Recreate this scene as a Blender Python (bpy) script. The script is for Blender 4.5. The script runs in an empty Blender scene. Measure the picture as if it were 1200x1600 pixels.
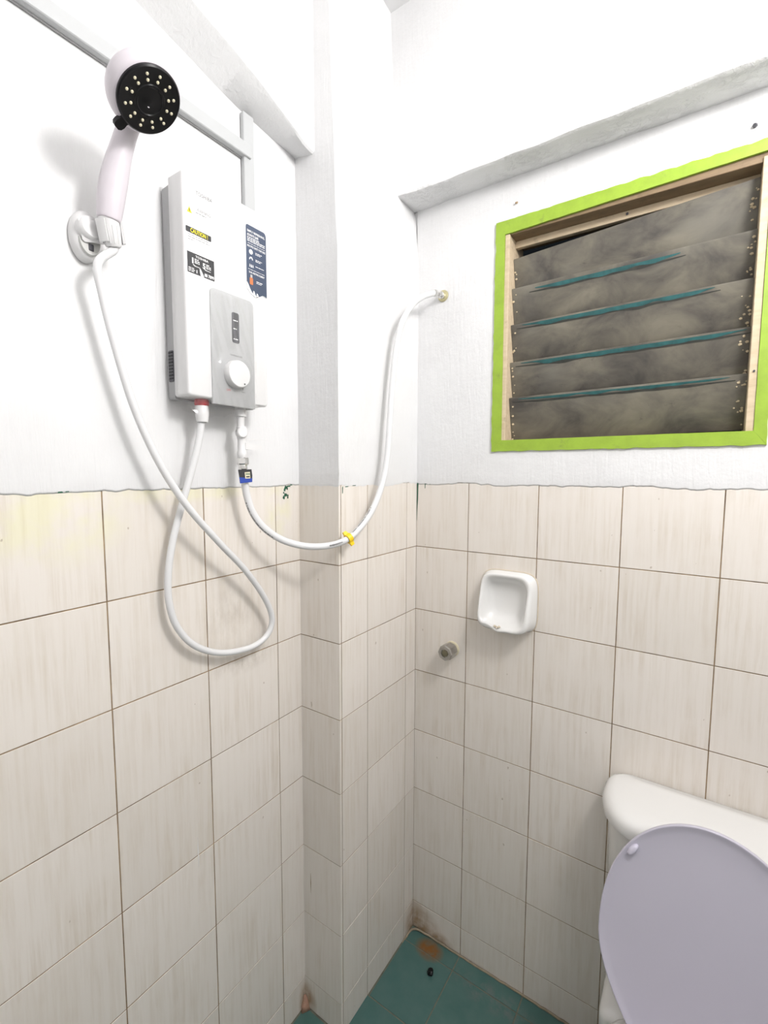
import bpy, bmesh, math, random
from mathutils import Vector, Matrix, noise
random.seed(7)
R_ = math.radians
scene = bpy.context.scene
COL = scene.collection

# ------------------------------------------------------------------ camera
CAM = Vector((0.72808, -1.25165, 1.52371))
_yaw, _pit, _rol = R_(-34.19608), R_(4.92863), R_(0.1768)
fw = Vector((math.sin(_yaw)*math.cos(_pit), math.cos(_yaw)*math.cos(_pit), -math.sin(_pit)))
rt = Vector((math.cos(_yaw), -math.sin(_yaw), 0)); up = rt.cross(fw)
r2 = rt*math.cos(_rol) + up*math.sin(_rol); u2 = -rt*math.sin(_rol) + up*math.cos(_rol)
cd = bpy.data.cameras.new('camera'); cam = bpy.data.objects.new('camera', cd); COL.objects.link(cam)
cd.sensor_fit = 'VERTICAL'; cd.sensor_height = 36; cd.sensor_width = 27; cd.lens = 36*726.525/1600
cd.clip_start = 0.02
M = Matrix((r2, u2, -fw)).transposed().to_4x4(); M.translation = CAM
cam.matrix_world = M
scene.camera = cam

# ------------------------------------------------------------------ world, lamp, exposure
w = bpy.data.worlds.new('night'); scene.world = w; w.use_nodes = True
w.node_tree.nodes['Background'].inputs[0].default_value = (0.02, 0.025, 0.03, 1)
w.node_tree.nodes['Background'].inputs[1].default_value = 0.3
ld = bpy.data.lights.new('bulb', 'POINT'); ld.energy = 34; ld.shadow_soft_size = 0.12; ld.color = (1, 0.98, 0.968)
lo = bpy.data.objects.new('bulb', ld); COL.objects.link(lo); lo.location = (1.14, -0.70, 2.38)
scene.view_settings.view_transform = 'Standard'; scene.view_settings.look = 'None'
scene.view_settings.gamma = 1; scene.view_settings.use_curve_mapping = False
scene.view_settings.exposure = 0.24

# ------------------------------------------------------------------ materials
def new_mat(name):
    m = bpy.data.materials.new(name); m.use_nodes = True
    nt = m.node_tree; b = nt.nodes['Principled BSDF']
    return m, nt, b
def simple(name, col, rough=0.5, metal=0.0, noise_amt=0.06, nscale=60, bump=0.0, spec=0.5, coat=0.0):
    m, nt, b = new_mat(name)
    b.inputs['Roughness'].default_value = rough; b.inputs['Metallic'].default_value = metal
    b.inputs['Specular IOR Level'].default_value = spec; b.inputs['Coat Weight'].default_value = coat
    g = nt.nodes.new('ShaderNodeNewGeometry'); n = nt.nodes.new('ShaderNodeTexNoise'); n.inputs['Scale'].default_value = nscale
    n.inputs['Detail'].default_value = 4
    nt.links.new(g.outputs['Position'], n.inputs['Vector'])
    mx = nt.nodes.new('ShaderNodeMix'); mx.data_type = 'RGBA'
    mx.inputs[6].default_value = (*[c*(1-noise_amt) for c in col], 1); mx.inputs[7].default_value = (*[min(1, c*(1+noise_amt)) for c in col], 1)
    nt.links.new(n.outputs['Fac'], mx.inputs[0]); nt.links.new(mx.outputs[2], b.inputs['Base Color'])
    if bump:
        bp = nt.nodes.new('ShaderNodeBump'); bp.inputs['Strength'].default_value = bump; bp.inputs['Distance'].default_value = 0.002
        nt.links.new(n.outputs['Fac'], bp.inputs['Height']); nt.links.new(bp.outputs[0], b.inputs['Normal'])
    return m
class NT:
    """small helper around a node tree"""
    def __init__(s, nt): s.nt = nt; s.pos = nt.nodes.new('ShaderNodeNewGeometry').outputs['Position']
    def link(s, a, b): s.nt.links.new(a, b)
    def mapped(s, scale, offset=None, src=None):
        mp = s.nt.nodes.new('ShaderNodeMapping'); mp.inputs['Scale'].default_value = scale
        s.link(src or s.pos, mp.inputs['Vector'])
        if offset is not None: s.link(offset, mp.inputs['Location'])
        return mp.outputs[0]
    def noise(s, vec, scale, detail=4, rough=0.55, dist=0.0):
        n = s.nt.nodes.new('ShaderNodeTexNoise'); n.inputs['Scale'].default_value = scale; n.inputs['Detail'].default_value = detail
        n.inputs['Roughness'].default_value = rough; n.inputs['Distortion'].default_value = dist
        s.link(vec, n.inputs['Vector']); return n.outputs['Fac']
    def ramp(s, fac, stops):
        r = s.nt.nodes.new('ShaderNodeValToRGB'); e = r.color_ramp.elements
        for i, (p, c) in enumerate(stops):
            el = e[i] if i < 2 else e.new(p)
            el.position = p; el.color = (c, c, c, 1) if not isinstance(c, tuple) else (*c, 1)
        s.link(fac, r.inputs[0]); return r.outputs[0]
    def mix(s, fac, a, b, blend='MIX'):
        m = s.nt.nodes.new('ShaderNodeMix'); m.data_type = 'RGBA'; m.blend_type = blend
        if isinstance(fac, (int, float)): m.inputs[0].default_value = fac
        else: s.link(fac, m.inputs[0])
        for v, k in ((a, 6), (b, 7)):
            if isinstance(v, tuple): m.inputs[k].default_value = (*v, 1)
            else: s.link(v, m.inputs[k])
        return m.outputs[2]
    def math(s, op, a, b=None, clamp=False):
        m = s.nt.nodes.new('ShaderNodeMath'); m.operation = op; m.use_clamp = clamp
        for v, k in ((a, 0), (b, 1)):
            if v is None: continue
            if isinstance(v, (int, float)): m.inputs[k].default_value = v
            else: s.link(v, m.inputs[k])
        return m.outputs[0]
    def blob(s, c, rad, soft=1.0):
        """1 at point c falling to 0 at the ellipsoid of radii rad (a stain with its own place and shape)"""
        v = s.nt.nodes.new('ShaderNodeVectorMath'); v.operation = 'SUBTRACT'; s.link(s.pos, v.inputs[0]); v.inputs[1].default_value = c
        d = s.nt.nodes.new('ShaderNodeVectorMath'); d.operation = 'DIVIDE'; s.link(v.outputs[0], d.inputs[0]); d.inputs[1].default_value = rad
        l = s.nt.nodes.new('ShaderNodeVectorMath'); l.operation = 'LENGTH'; s.link(d.outputs[0], l.inputs[0])
        return s.math('SUBTRACT', 1.0, l.outputs['Value'], clamp=True)
    def bump(s, h, strength, dist, bsdf):
        b = s.nt.nodes.new('ShaderNodeBump'); b.inputs['Strength'].default_value = strength; b.inputs['Distance'].default_value = dist
        s.link(h, b.inputs['Height']); s.link(b.outputs[0], bsdf.inputs['Normal'])

def plaster_mat(name, flake=False):
    m, nt, b = new_mat(name); t = NT(nt)
    br = t.noise(t.mapped((60, 60, 7)), 1.6, 5, 0.6, 0.4); co = t.noise(t.pos, 7, 3); fi = t.noise(t.pos, 140, 3)
    base = t.mix(t.ramp(t.noise(t.pos, 4.5, 6, 0.6), [(0.45, 0), (0.75, 1)]), (0.745, 0.745, 0.748), (0.70, 0.697, 0.70))
    spk = t.ramp(t.noise(t.mapped((1, 1, 0.4)), 55, 2), [(0.76, 0), (0.8, 1)])
    base = t.mix(t.math('MULTIPLY', spk, 0.35), base, (0.5, 0.47, 0.44))
    t.link(base, b.inputs['Base Color'])
    h = t.math('ADD', t.math('MULTIPLY', br, 0.5), t.math('ADD', t.math('MULTIPLY', co, 1.2), t.math('MULTIPLY', fi, 0.12)))
    if flake:
        fl = t.ramp(t.noise(t.pos, 60, 6, 0.7, 0.6), [(0.5, 0), (0.56, 1)])
        sx = nt.nodes.new('ShaderNodeSeparateXYZ'); t.link(t.pos, sx.inputs[0])
        zone = t.math('MULTIPLY', t.ramp(t.noise(t.mapped((1, 1, 1)), 5, 2), [(0.42, 0), (0.55, 1)]), t.math('LESS_THAN', sx.outputs[2], 2.296))
        h = t.math('ADD', h, t.math('MULTIPLY', t.math('MULTIPLY', fl, zone), 1.4))
    t.bump(h, 0.5, 0.006, b); b.inputs['Roughness'].default_value = 0.55
    return m
M_PLASTER = plaster_mat('white_painted_plaster')
M_BEAM = plaster_mat('flaking_white_plaster', True)

def tile_mat():
    m, nt, b = new_mat('cream_glazed_tile'); t = NT(nt)
    oi = nt.nodes.new('ShaderNodeObjectInfo'); cx = nt.nodes.new('ShaderNodeCombineXYZ')
    for k in range(3): t.link(t.math('MULTIPLY', oi.outputs['Random'], 17.0 + 9*k), cx.inputs[k])
    st = t.noise(t.mapped((95, 95, 5), cx.outputs[0]), 1.0, 5, 0.6, 0.25)
    st2 = t.noise(t.mapped((190, 190, 9), cx.outputs[0]), 1.0, 3, 0.5)
    big = t.noise(t.mapped((1, 1, 1), cx.outputs[0]), 9, 4)
    base = t.mix(oi.outputs['Random'], (0.745, 0.697, 0.640), (0.80, 0.75, 0.695))
    base = t.mix(t.math('MULTIPLY', t.ramp(st, [(0.42, 0), (0.72, 1)]), t.ramp(big, [(0.33, 0.08), (0.68, 0.58)])), base, (0.575, 0.495, 0.385))
    base = t.mix(t.math('MULTIPLY', t.ramp(st2, [(0.5, 0), (0.75, 1)]), 0.22), base, (0.80, 0.76, 0.71))
    # old yellow-green paint wash along the top of the left wall
    yw = t.math('MAXIMUM', t.blob((-0.133, -0.93, 1.45), (0.06, 0.13, 0.10)), t.math('MAXIMUM', t.blob((-0.133, -0.70, 1.485), (0.06, 0.19, 0.03)), t.blob((-0.133, -0.45, 1.43), (0.06, 0.05, 0.08))))
    yw = t.math('MULTIPLY', t.ramp(yw, [(0.0, 0), (0.5, 1)]), t.ramp(t.noise(t.pos, 16, 3), [(0.38, 0), (0.62, 0.42)]))
    base = t.mix(yw, base, (0.78, 0.77, 0.43))
    # soot smudge below the hose, rust in the floor corner
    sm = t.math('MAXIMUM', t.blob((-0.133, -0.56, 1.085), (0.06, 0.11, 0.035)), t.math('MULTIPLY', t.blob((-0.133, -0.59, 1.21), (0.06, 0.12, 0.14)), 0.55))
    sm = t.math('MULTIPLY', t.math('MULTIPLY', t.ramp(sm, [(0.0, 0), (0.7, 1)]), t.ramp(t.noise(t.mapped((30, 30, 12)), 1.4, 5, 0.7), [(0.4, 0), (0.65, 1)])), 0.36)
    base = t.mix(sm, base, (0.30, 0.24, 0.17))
    ru = t.math('MAXIMUM', t.blob((0.0, 0.0, 0.015), (0.12, 0.06, 0.095)), t.math('MAXIMUM', t.blob((0.10, 0.0, 0.0), (0.06, 0.04, 0.04)), t.blob((-0.133, -0.377, 0.03), (0.05, 0.03, 0.06))))
    ru = t.math('MULTIPLY', t.ramp(ru, [(0.05, 0), (0.65, 1)]), t.ramp(t.noise(t.pos, 38, 4), [(0.3, 0.25), (0.6, 0.85)]))
    base = t.mix(ru, base, (0.31, 0.185, 0.075))
    sp = t.ramp(t.noise(t.mapped((1, 1, 0.6), cx.outputs[0]), 70, 1), [(0.80, 0), (0.815, 1)])
    base = t.mix(t.math('MULTIPLY', sp, 0.5), base, (0.3, 0.22, 0.14))
    t.link(base, b.inputs['Base Color'])
    b.inputs['Roughness'].default_value = 0.32; b.inputs['Specular IOR Level'].default_value = 0.4
    t.bump(t.math('ADD', big, t.math('MULTIPLY', st, 0.25)), 0.12, 0.004, b)
    return m
M_TILE = tile_mat()
def grout_mat():
    m, nt, b = new_mat('stained_grout'); t = NT(nt)
    n = t.noise(t.pos, 14, 4, 0.65)
    c = t.mix(t.ramp(n, [(0.35, 0), (0.65, 1)]), (0.40, 0.285, 0.165), (0.15, 0.10, 0.06))
    t.link(c, b.inputs['Base Color']); b.inputs['Roughness'].default_value = 0.9
    return m
M_GROUT = grout_mat()
def floor_mat():
    m, nt, b = new_mat('teal_floor_tile'); t = NT(nt)
    oi = nt.nodes.new('ShaderNodeObjectInfo')
    n = t.noise(t.pos, 18, 5, 0.6)
    base = t.mix(t.ramp(n, [(0.35, 0), (0.7, 1)]), (0.060, 0.140, 0.125), (0.085, 0.165, 0.148))
    base = t.mix(t.math('MULTIPLY', oi.outputs['Random'], 0.35), base, (0.055, 0.13, 0.13))
    ru = t.math('MULTIPLY', t.ramp(t.blob((0.085, -0.040, 0.0), (0.052, 0.040, 0.05)), [(0.0, 0), (0.55, 1)]), t.ramp(t.noise(t.pos, 45, 3), [(0.3, 0.45), (0.55, 1)]))
    base = t.mix(ru, base, (0.20, 0.085, 0.02))
    wear = t.math('MULTIPLY', t.ramp(t.blob((0.30, -0.06, 0), (0.16, 0.045, 0.05)), [(0, 0), (0.6, 1)]), t.ramp(t.noise(t.pos, 30, 4, 0.7), [(0.45, 0), (0.62, 0.6)]))
    base = t.mix(wear, base, (0.15, 0.17, 0.165))
    t.link(base, b.inputs['Base Color']); b.inputs['Roughness'].default_value = 0.3
    t.bump(n, 0.12, 0.004, b)
    return m
M_FLOOR = floor_mat()
M_FGROUT = simple('pale_floor_grout', (0.17, 0.165, 0.125), 0.9, noise_amt=0.55, nscale=40)
M_CEIL = simple('ceiling_paint', (0.72, 0.72, 0.72), 0.6, nscale=6)
M_GREEN = None
def green_mat():
    m, nt, b = new_mat('lime_green_gloss_paint'); t = NT(nt)
    n = t.noise(t.pos, 30, 5, 0.65); base = t.mix(t.ramp(n, [(0.4, 0), (0.7, 1)]), (0.30, 0.45, 0.04), (0.255, 0.38, 0.035))
    d = t.math('MULTIPLY', t.ramp(t.noise(t.pos, 17, 6, 0.75), [(0.58, 0), (0.74, 1)]), 0.75)
    base = t.mix(d, base, (0.16, 0.19, 0.05))
    t.link(base, b.inputs['Base Color']); b.inputs['Roughness'].default_value = 0.4; t.bump(n, 0.3, 0.003, b)
    return m
M_GREEN = green_mat()
def wood_mat(name, a, c):
    m, nt, b = new_mat(name); t = NT(nt)
    n = t.noise(t.mapped((22, 90, 90)), 1.0, 5, 0.6); n2 = t.noise(t.pos, 22, 5, 0.7)
    base = t.mix(t.ramp(n, [(0.35, 0), (0.7, 1)]), a, c)
    base = t.mix(t.math('MULTIPLY', t.ramp(n2, [(0.58, 0), (0.72, 1)]), 0.5), base, tuple(v*0.35 for v in a))
    t.link(base, b.inputs['Base Color']); b.inputs['Roughness'].default_value = 0.65; t.bump(n, 0.3, 0.002, b)
    return m
M_WOOD = wood_mat('bare_pale_wood', (0.62, 0.51, 0.36), (0.52, 0.41, 0.27))
M_WOODDARK = wood_mat('weathered_brown_wood', (0.25, 0.175, 0.10), (0.19, 0.13, 0.075))
def glass_mat():
    m, nt, b = new_mat('grimy_louvre_glass'); t = NT(nt)
    oi = nt.nodes.new('ShaderNodeObjectInfo'); cx = nt.nodes.new('ShaderNodeCombineXYZ')
    t.link(t.math('MULTIPLY', oi.outputs['Random'], 5.0), cx.inputs[0])
    v = t.mapped((1, 1, 1.5), cx.outputs[0])
    n = t.noise(v, 8.5, 7, 0.6, 0.5); n2 = t.noise(v, 26, 5, 0.7); n3 = t.noise(v, 4, 3, 0.5)
    base = t.mix(t.ramp(n, [(0.32, 0), (0.66, 1)]), (0.195, 0.178, 0.138), (0.070, 0.064, 0.058))
    base = t.mix(t.math('MULTIPLY', t.ramp(n3, [(0.5, 0), (0.7, 1)]), 0.6), base, (0.215, 0.205, 0.175))
    base = t.mix(t.math('MULTIPLY', t.ramp(n2, [(0.62, 0), (0.78, 1)]), 0.6), base, (0.035, 0.032, 0.028))
    t.link(base, b.inputs['Base Color']); b.inputs['Roughness'].default_value = 0.42
    b.inputs['Specular IOR Level'].default_value = 0.35
    return m
M_GLASS = glass_mat()
M_TEAL = simple('teal_paint_smear', (0.020, 0.098, 0.10), 0.5, noise_amt=0.7, nscale=55)
M_DARKLINE = simple('mottled_dark', (0.035, 0.036, 0.030), 0.6, noise_amt=0.6, nscale=60)
M_CRUMB = simple('old_putty', (0.52, 0.43, 0.29), 0.8, noise_amt=0.3)
M_DKGREEN = simple('old_dark_green_paint', (0.01, 0.10, 0.05), 0.5, noise_amt=0.3)
M_WHITEPL = simple('white_abs_plastic', (0.74, 0.735, 0.735), 0.28, noise_amt=0.01)
M_LILAC = simple('lilac_white_plastic', (0.66, 0.615, 0.655), 0.3, noise_amt=0.01)
M_TRUNK = simple('white_pvc_trunking', (0.47, 0.48, 0.485), 0.4, noise_amt=0.02)
M_GREYPL = simple('grey_plastic', (0.36, 0.36, 0.365), 0.45, noise_amt=0.03)
M_PANEL = simple('satin_silver_panel', (0.44, 0.445, 0.45), 0.42, noise_amt=0.03)
M_BLACK = simple('black_plastic', (0.004, 0.004, 0.005), 0.3, noise_amt=0.05, spec=0.25)
M_DARK = simple('dark_grey_plastic', (0.06, 0.06, 0.07), 0.3, noise_amt=0.05)
M_NOZZLE = simple('cream_rubber', (0.72, 0.66, 0.48), 0.5)
M_HOSE = simple('white_pvc_hose', (0.73, 0.73, 0.735), 0.25, noise_amt=0.01)
M_CHROME = simple('chrome', (0.72, 0.71, 0.69), 0.18, 1.0, 0.03)
M_OLDCHROME = simple('tarnished_chrome', (0.42, 0.405, 0.38), 0.28, 0.9, 0.25, 90)
M_OLDBRASS = simple('tarnished_brass', (0.20, 0.18, 0.12), 0.4, 0.6, 0.15)
M_BRASS = simple('yellowed_brass', (0.55, 0.50, 0.30), 0.4, 0.6, 0.15)
M_RED = simple('red_rubber', (0.45, 0.04, 0.05), 0.45)
M_YELLOW = simple('yellow_plastic', (0.90, 0.60, 0.01), 0.35, noise_amt=0.03)
M_CERAMIC = simple('white_vitreous_china', (0.73, 0.725, 0.712), 0.12, noise_amt=0.02, nscale=8, coat=0.3)
M_LID = simple('pale_lavender_plastic', (0.525, 0.505, 0.585), 0.3, noise_amt=0.02, nscale=5)
M_CLEARPL = simple('milky_bumper', (0.60, 0.575, 0.68), 0.2)
M_INK = simple('black_ink', (0.025, 0.025, 0.028), 0.5)
M_GREYINK = simple('grey_ink', (0.17, 0.17, 0.17), 0.5)
M_PALEINK = simple('pale_pink_ink', (0.70, 0.58, 0.58), 0.5)
M_YINK = simple('yellow_ink', (0.90, 0.78, 0.02), 0.5)
M_WINK = simple('white_ink', (0.85, 0.85, 0.85), 0.5)
M_NAVY = simple('navy_sticker', (0.055, 0.075, 0.125), 0.25, noise_amt=0.25, nscale=25)
M_ORANGE = simple('copper_ink', (0.50, 0.16, 0.05), 0.5)
M_BLUE = simple('blue_ink', (0.02, 0.06, 0.36), 0.35)
M_REDINK = simple('red_ink', (0.6, 0.1, 0.1), 0.5)
def film_mat():
    m, nt, b = new_mat('clear_protective_film'); t = NT(nt)
    tr = nt.nodes.new('ShaderNodeBsdfTransparent'); gl = nt.nodes.new('ShaderNodeBsdfGlossy'); gl.inputs['Roughness'].default_value = 0.12
    df = nt.nodes.new('ShaderNodeBsdfDiffuse'); df.inputs['Color'].default_value = (0.9, 0.9, 0.9, 1)
    m1 = nt.nodes.new('ShaderNodeMixShader'); m1.inputs[0].default_value = 0.5; m2 = nt.nodes.new('ShaderNodeMixShader')
    m2.inputs[0].default_value = 0.10
    t.link(gl.outputs[0], m1.inputs[1]); t.link(df.outputs[0], m1.inputs[2])
    t.link(tr.outputs[0], m2.inputs[1]); t.link(m1.outputs[0], m2.inputs[2])
    t.link(m2.outputs[0], nt.nodes['Material Output'].inputs[0]); nt.nodes.remove(b)
    return m
M_FILM = film_mat()

# ------------------------------------------------------------------ geometry helpers
OFF = {}
def link_mesh(name, verts, faces, mat, parent=None, smooth=False, base=None, sharp=None):
    """verts in world space; object origin = parent's origin (or base)"""
    o0 = OFF.get(parent, Vector((0, 0, 0))) if parent else (Vector(base) if base is not None else Vector((0, 0, 0)))
    me = bpy.data.meshes.new(name); me.from_pydata([tuple(Vector(v) - o0) for v in verts], [], faces); me.materials.append(mat)
    me.validate(); me.update()
    bm = bmesh.new(); bm.from_mesh(me); bmesh.ops.recalc_face_normals(bm, faces=bm.faces)
    if sharp is not None:
        for e in bm.edges:
            if len(e.link_faces) == 2 and e.calc_face_angle(0) > R_(sharp): e.smooth = False
    bm.to_mesh(me); bm.free()
    if smooth or sharp is not None:
        for p in me.polygons: p.use_smooth = True
    o = bpy.data.objects.new(name, me); COL.objects.link(o)
    if parent: o.parent = parent
    else: o.location = o0
    OFF[o] = o0
    return o
def tag(o, label=None, cat=None, group=None, kind=None):
    if label: o['label'] = label
    if cat: o['category'] = cat
    if group: o['group'] = group
    if kind: o['kind'] = kind
    return o
def thing(name, base, label, cat, group=None):
    o = bpy.data.objects.new(name, None); COL.objects.link(o); o.location = base; o.empty_display_size = 0.02
    OFF[o] = Vector(base); return tag(o, label, cat, group)
class G:
    """collects verts and faces"""
    def __init__(s): s.v = []; s.f = []
    def add(s, v, f):
        n = len(s.v); s.v += [Vector(p) for p in v]; s.f += [tuple(i+n for i in q) for q in f]; return s
    def box(s, a, b, bevel=0.0, seg=2):
        bm = bmesh.new(); bmesh.ops.create_cube(bm, size=1)
        a, b = Vector(a), Vector(b)
        for v in bm.verts: v.co = Vector([(a[i]+b[i])/2 + v.co[i]*(b[i]-a[i]) for i in range(3)])
        if bevel: bmesh.ops.bevel(bm, geom=bm.edges[:], offset=bevel, segments=seg, profile=0.5, affect='EDGES')
        bm.verts.index_update(); s.add([v.co.copy() for v in bm.verts], [[v.index for v in f.verts] for f in bm.faces]); bm.free(); return s
    def rings(s, rings, close=True, cap0=True, cap1=True):
        n = len(rings[0]); v = [p for r in rings for p in r]; f = []
        for i in range(len(rings)-1):
            for j in range(n if close else n-1):
                k = (j+1) % n; f.append((i*n+j, i*n+k, (i+1)*n+k, (i+1)*n+j))
        if cap0: f.append(tuple(range(n))[::-1])
        if cap1: f.append(tuple(range((len(rings)-1)*n, len(rings)*n)))
        return s.add(v, f)
    def lathe(s, o, d, prof, seg=32, cap0=True, cap1=True, flat=None):
        """prof: list of (radius, distance along d)"""
        o, d = Vector(o), Vector(d).normalized(); a = d.orthogonal().normalized() if abs(d.z) > 0.95 else d.cross(Vector((0, 0, 1))).normalized(); b = d.cross(a)
        return s.rings([[o + d*h + a*(r*math.cos(2*math.pi*k/seg)) + b*(r*math.sin(2*math.pi*k/seg)) for k in range(seg)] for r, h in prof], True, cap0, cap1)
    def tube(s, path, rad, seg=12, cap=True):
        path = [Vector(p) for p in path]; n = len(path); rs = rad if isinstance(rad, (list, tuple)) else [rad]*n
        T = [(path[min(i+1, n-1)] - path[max(i-1, 0)]).normalized() for i in range(n)]
        a = T[0].orthogonal().normalized(); out = []
        for i in range(n):
            a = (a - T[i]*a.dot(T[i])).normalized(); b = T[i].cross(a)
            out.append([path[i] + a*(rs[i]*math.cos(2*math.pi*k/seg)) + b*(rs[i]*math.sin(2*math.pi*k/seg)) for k in range(seg)])
        return s.rings(out, True, cap, cap)
    def prism(s, poly, to3, h0, h1):
        """poly: 2D outline; to3(u, v, h) -> world"""
        return s.rings([[to3(u, v, h0) for u, v in poly], [to3(u, v, h1) for u, v in poly]])
    def make(s, name, mat, parent=None, smooth=False, base=None, sharp=None): return link_mesh(name, s.v, s.f, mat, parent, smooth, base, sharp)
def spline(pts, n=8):
    p = [Vector(q) for q in pts]; p = [p[0]*2-p[1]] + p + [p[-1]*2-p[-2]]; out = []
    for i in range(1, len(p)-2):
        for k in range(n):
            t = k/n; a, b, c, d = p[i-1:i+3]
            out.append(0.5*((2*b) + (c-a)*t + (2*a-5*b+4*c-d)*t*t + (3*b-a-3*c+d)*t**3))
    return out + [p[-2]]
def rrect(u0, v0, u1, v1, r, n=5):
    """rounded rectangle; r = one radius or (bl, br, tr, tl)"""
    rr = r if isinstance(r, tuple) else (r,)*4; out = []
    for (cx, cy, a0, q) in ((u0, v0, 180, rr[0]), (u1, v0, 270, rr[1]), (u1, v1, 0, rr[2]), (u0, v1, 90, rr[3])):
        q = max(q, 1e-5); x = cx + (q if cx == u0 else -q); y = cy + (q if cy == v0 else -q)
        out += [(x + q*math.cos(R_(a0+90*k/n)), y + q*math.sin(R_(a0+90*k/n))) for k in range(n+1)]
    return out
def text_mesh(body, name, mat, to3, u, v, width, height, parent, h=0.0, lift=0.0002, bold=0.0):
    """lettering as thin flat mesh fitted into width x height with lower-left corner (u, v)"""
    c = bpy.data.curves.new(name, 'FONT'); c.body = body; c.resolution_u = 2; c.offset = bold
    t = bpy.data.objects.new(name, c); COL.objects.link(t)
    dg = bpy.context.evaluated_depsgraph_get(); me = t.evaluated_get(dg).to_mesh()
    vs = [p.co.copy() for p in me.vertices]; fs = [tuple(p.vertices) for p in me.polygons]
    t.evaluated_get(dg).to_mesh_clear(); bpy.data.objects.remove(t); bpy.data.curves.remove(c)
    x0, x1 = min(p.x for p in vs), max(p.x for p in vs); y0, y1 = min(p.y for p in vs), max(p.y for p in vs)
    return link_mesh(name, [to3(u + (p.x-x0)/(x1-x0)*width, v + (p.y-y0)/(y1-y0)*height, h+lift) for p in vs], fs, mat, parent)

# ------------------------------------------------------------------ dimensions
D = -0.1332            # tiled face of the left wall (x)
PY = -0.377            # front face of the corner pillar (y)
Z0 = 1.4923            # top of the tiling
ROWS = [0.0] + [Z0 - 0.2*k for k in range(7, -1, -1)]
XR, YB, ZC = 1.45, -1.90, 2.78
GAP, TT = 0.0023, 0.007

# ------------------------------------------------------------------ tiles
MESHES = {}
def tile_mesh(w_, h_, nm='tile', mat=None):
    key = (round(w_, 3), round(h_, 3), nm)
    if key not in MESHES:
        g = G(); bv = 0.0006
        a, b = w_/2, h_/2
        g.rings([[Vector((x, 0 - TT, z)) for x, z in ((-a, -b), (a, -b), (a, b), (-a, b))],
                 [Vector((x, -bv, z)) for x, z in ((-a, -b), (a, -b), (a, b), (-a, b))],
                 [Vector((x, -bv*0.3, z)) for x, z in ((-a+bv*.3, -b+bv*.3), (a-bv*.3, -b+bv*.3), (a-bv*.3, b-bv*.3), (-a+bv*.3, b-bv*.3))],
                 [Vector((x, 0, z)) for x, z in ((-a+bv, -b+bv), (a-bv, -b+bv), (a-bv, b-bv), (-a+bv, b-bv))]], True, False, True)
        me = bpy.data.meshes.new(nm); me.from_pydata([tuple(v) for v in g.v], [], g.f); me.materials.append(mat or M_TILE)
        bm = bmesh.new(); bm.from_mesh(me); bmesh.ops.recalc_face_normals(bm, faces=bm.faces)
        up_ = max(bm.faces, key=lambda f: f.calc_center_median().y)
        if up_.normal.y < 0: bmesh.ops.reverse_faces(bm, faces=bm.faces)
        bm.to_mesh(me); bm.free(); MESHES[key] = me
    return MESHES[key]
def put_tile(parent, name, center, U, N, w_, h_, mat=None, nm='tile', jit=0.0003):
    """tile with its width along U, face along N (local +y = N, local z = third axis)"""
    U, N = Vector(U), Vector(N); W = U.cross(N)
    o = bpy.data.objects.new(name, tile_mesh(w_, h_, nm, mat)); COL.objects.link(o)
    m = Matrix((U, N, W)).transposed().to_4x4(); m.translation = Vector(center) + N*random.uniform(-jit, jit)
    m = m @ Matrix.Rotation(random.uniform(-.0012, .0012), 4, 'X') @ Matrix.Rotation(random.uniform(-.0012, .0012), 4, 'Z')
    o.parent = parent; o.matrix_local = m; return o
def tile_wall(parent, to, U, N, cols, rows=ROWS):
    """to(c, z) gives the world point of the face"""
    for i in range(len(cols)-1):
        for j in range(len(rows)-1):
            c0, c1, z0, z1 = cols[i], cols[i+1], rows[j], rows[j+1]
            put_tile(parent, 'tile', to((c0+c1)/2, (z0+z1)/2), U, N, c1-c0-GAP, z1-z0-GAP)

def wob(x, s=0.0): return noise.noise(Vector((x*9+s, s, 0)))*0.006 + noise.noise(Vector((x*45+s, 3, s)))*0.0035 + noise.noise(Vector((x*140, s, 7)))*0.0015
def plaster(g, to3, a, b, zt, step=0.006, seed=0, front=0.0007, back=-0.01, zb=None, hole=None):
    """painted plaster skin above the tiling with a ragged, overlapping lower edge; to3(c, z, h)"""
    n = max(2, int((b-a)/step)); f0 = len(g.v)
    cs = [a + (b-a)*k/n for k in range(n+1)]
    if hole:
        cs = sorted(set([c for c in cs if all(abs(c-e) > 0.002 for e in hole[:2])] + list(hole[:2])))
    for i, c in enumerate(cs):
        z = (Z0 - 0.0045 + wob(c, seed)) if zb is None else zb
        for p in ((c, z+0.004, back), (c, z, front*0.4), (c, z+0.004, front), (c, z+0.03, front+0.0006), (c, hole[2] if hole else z+0.06, front), (c, hole[3] if hole else z+0.1, front), (c, zt, front)):
            g.v.append(to3(*p))
    for i in range(len(cs)-1):
        for k in range(6):
            if hole and k == 4 and cs[i] >= hole[0]-1e-6 and cs[i+1] <= hole[1]+1e-6: continue
            p = f0 + i*7 + k; g.f.append((p, p+7, p+8, p+1))

# ---- left wall
g = G(); plaster(g, lambda c, z, h: Vector((D+h, c, z)), YB, PY+0.01, ZC, seed=1)
wl = tag(g.make('wall_left', M_PLASTER, smooth=True), 'white plaster left wall above cream tiles', kind='structure')
gb = G().box((D-0.08, YB, 0), (D-0.0012, PY+0.02, Z0+0.02)); gb.make('grout_bed', M_GROUT, wl)
gb = G().box((D-0.08, YB, Z0+0.02), (D-0.004, PY+0.02, ZC)); gb.make('wall_core', M_PLASTER, wl)
tile_wall(wl, lambda c, z: (D, c, z), (0, -1, 0), (1, 0, 0), [-1.8586, -1.6586, -1.4586, -1.2586, -1.0586, -0.8586, -0.6586, -0.4586, PY+0.0015])
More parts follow.
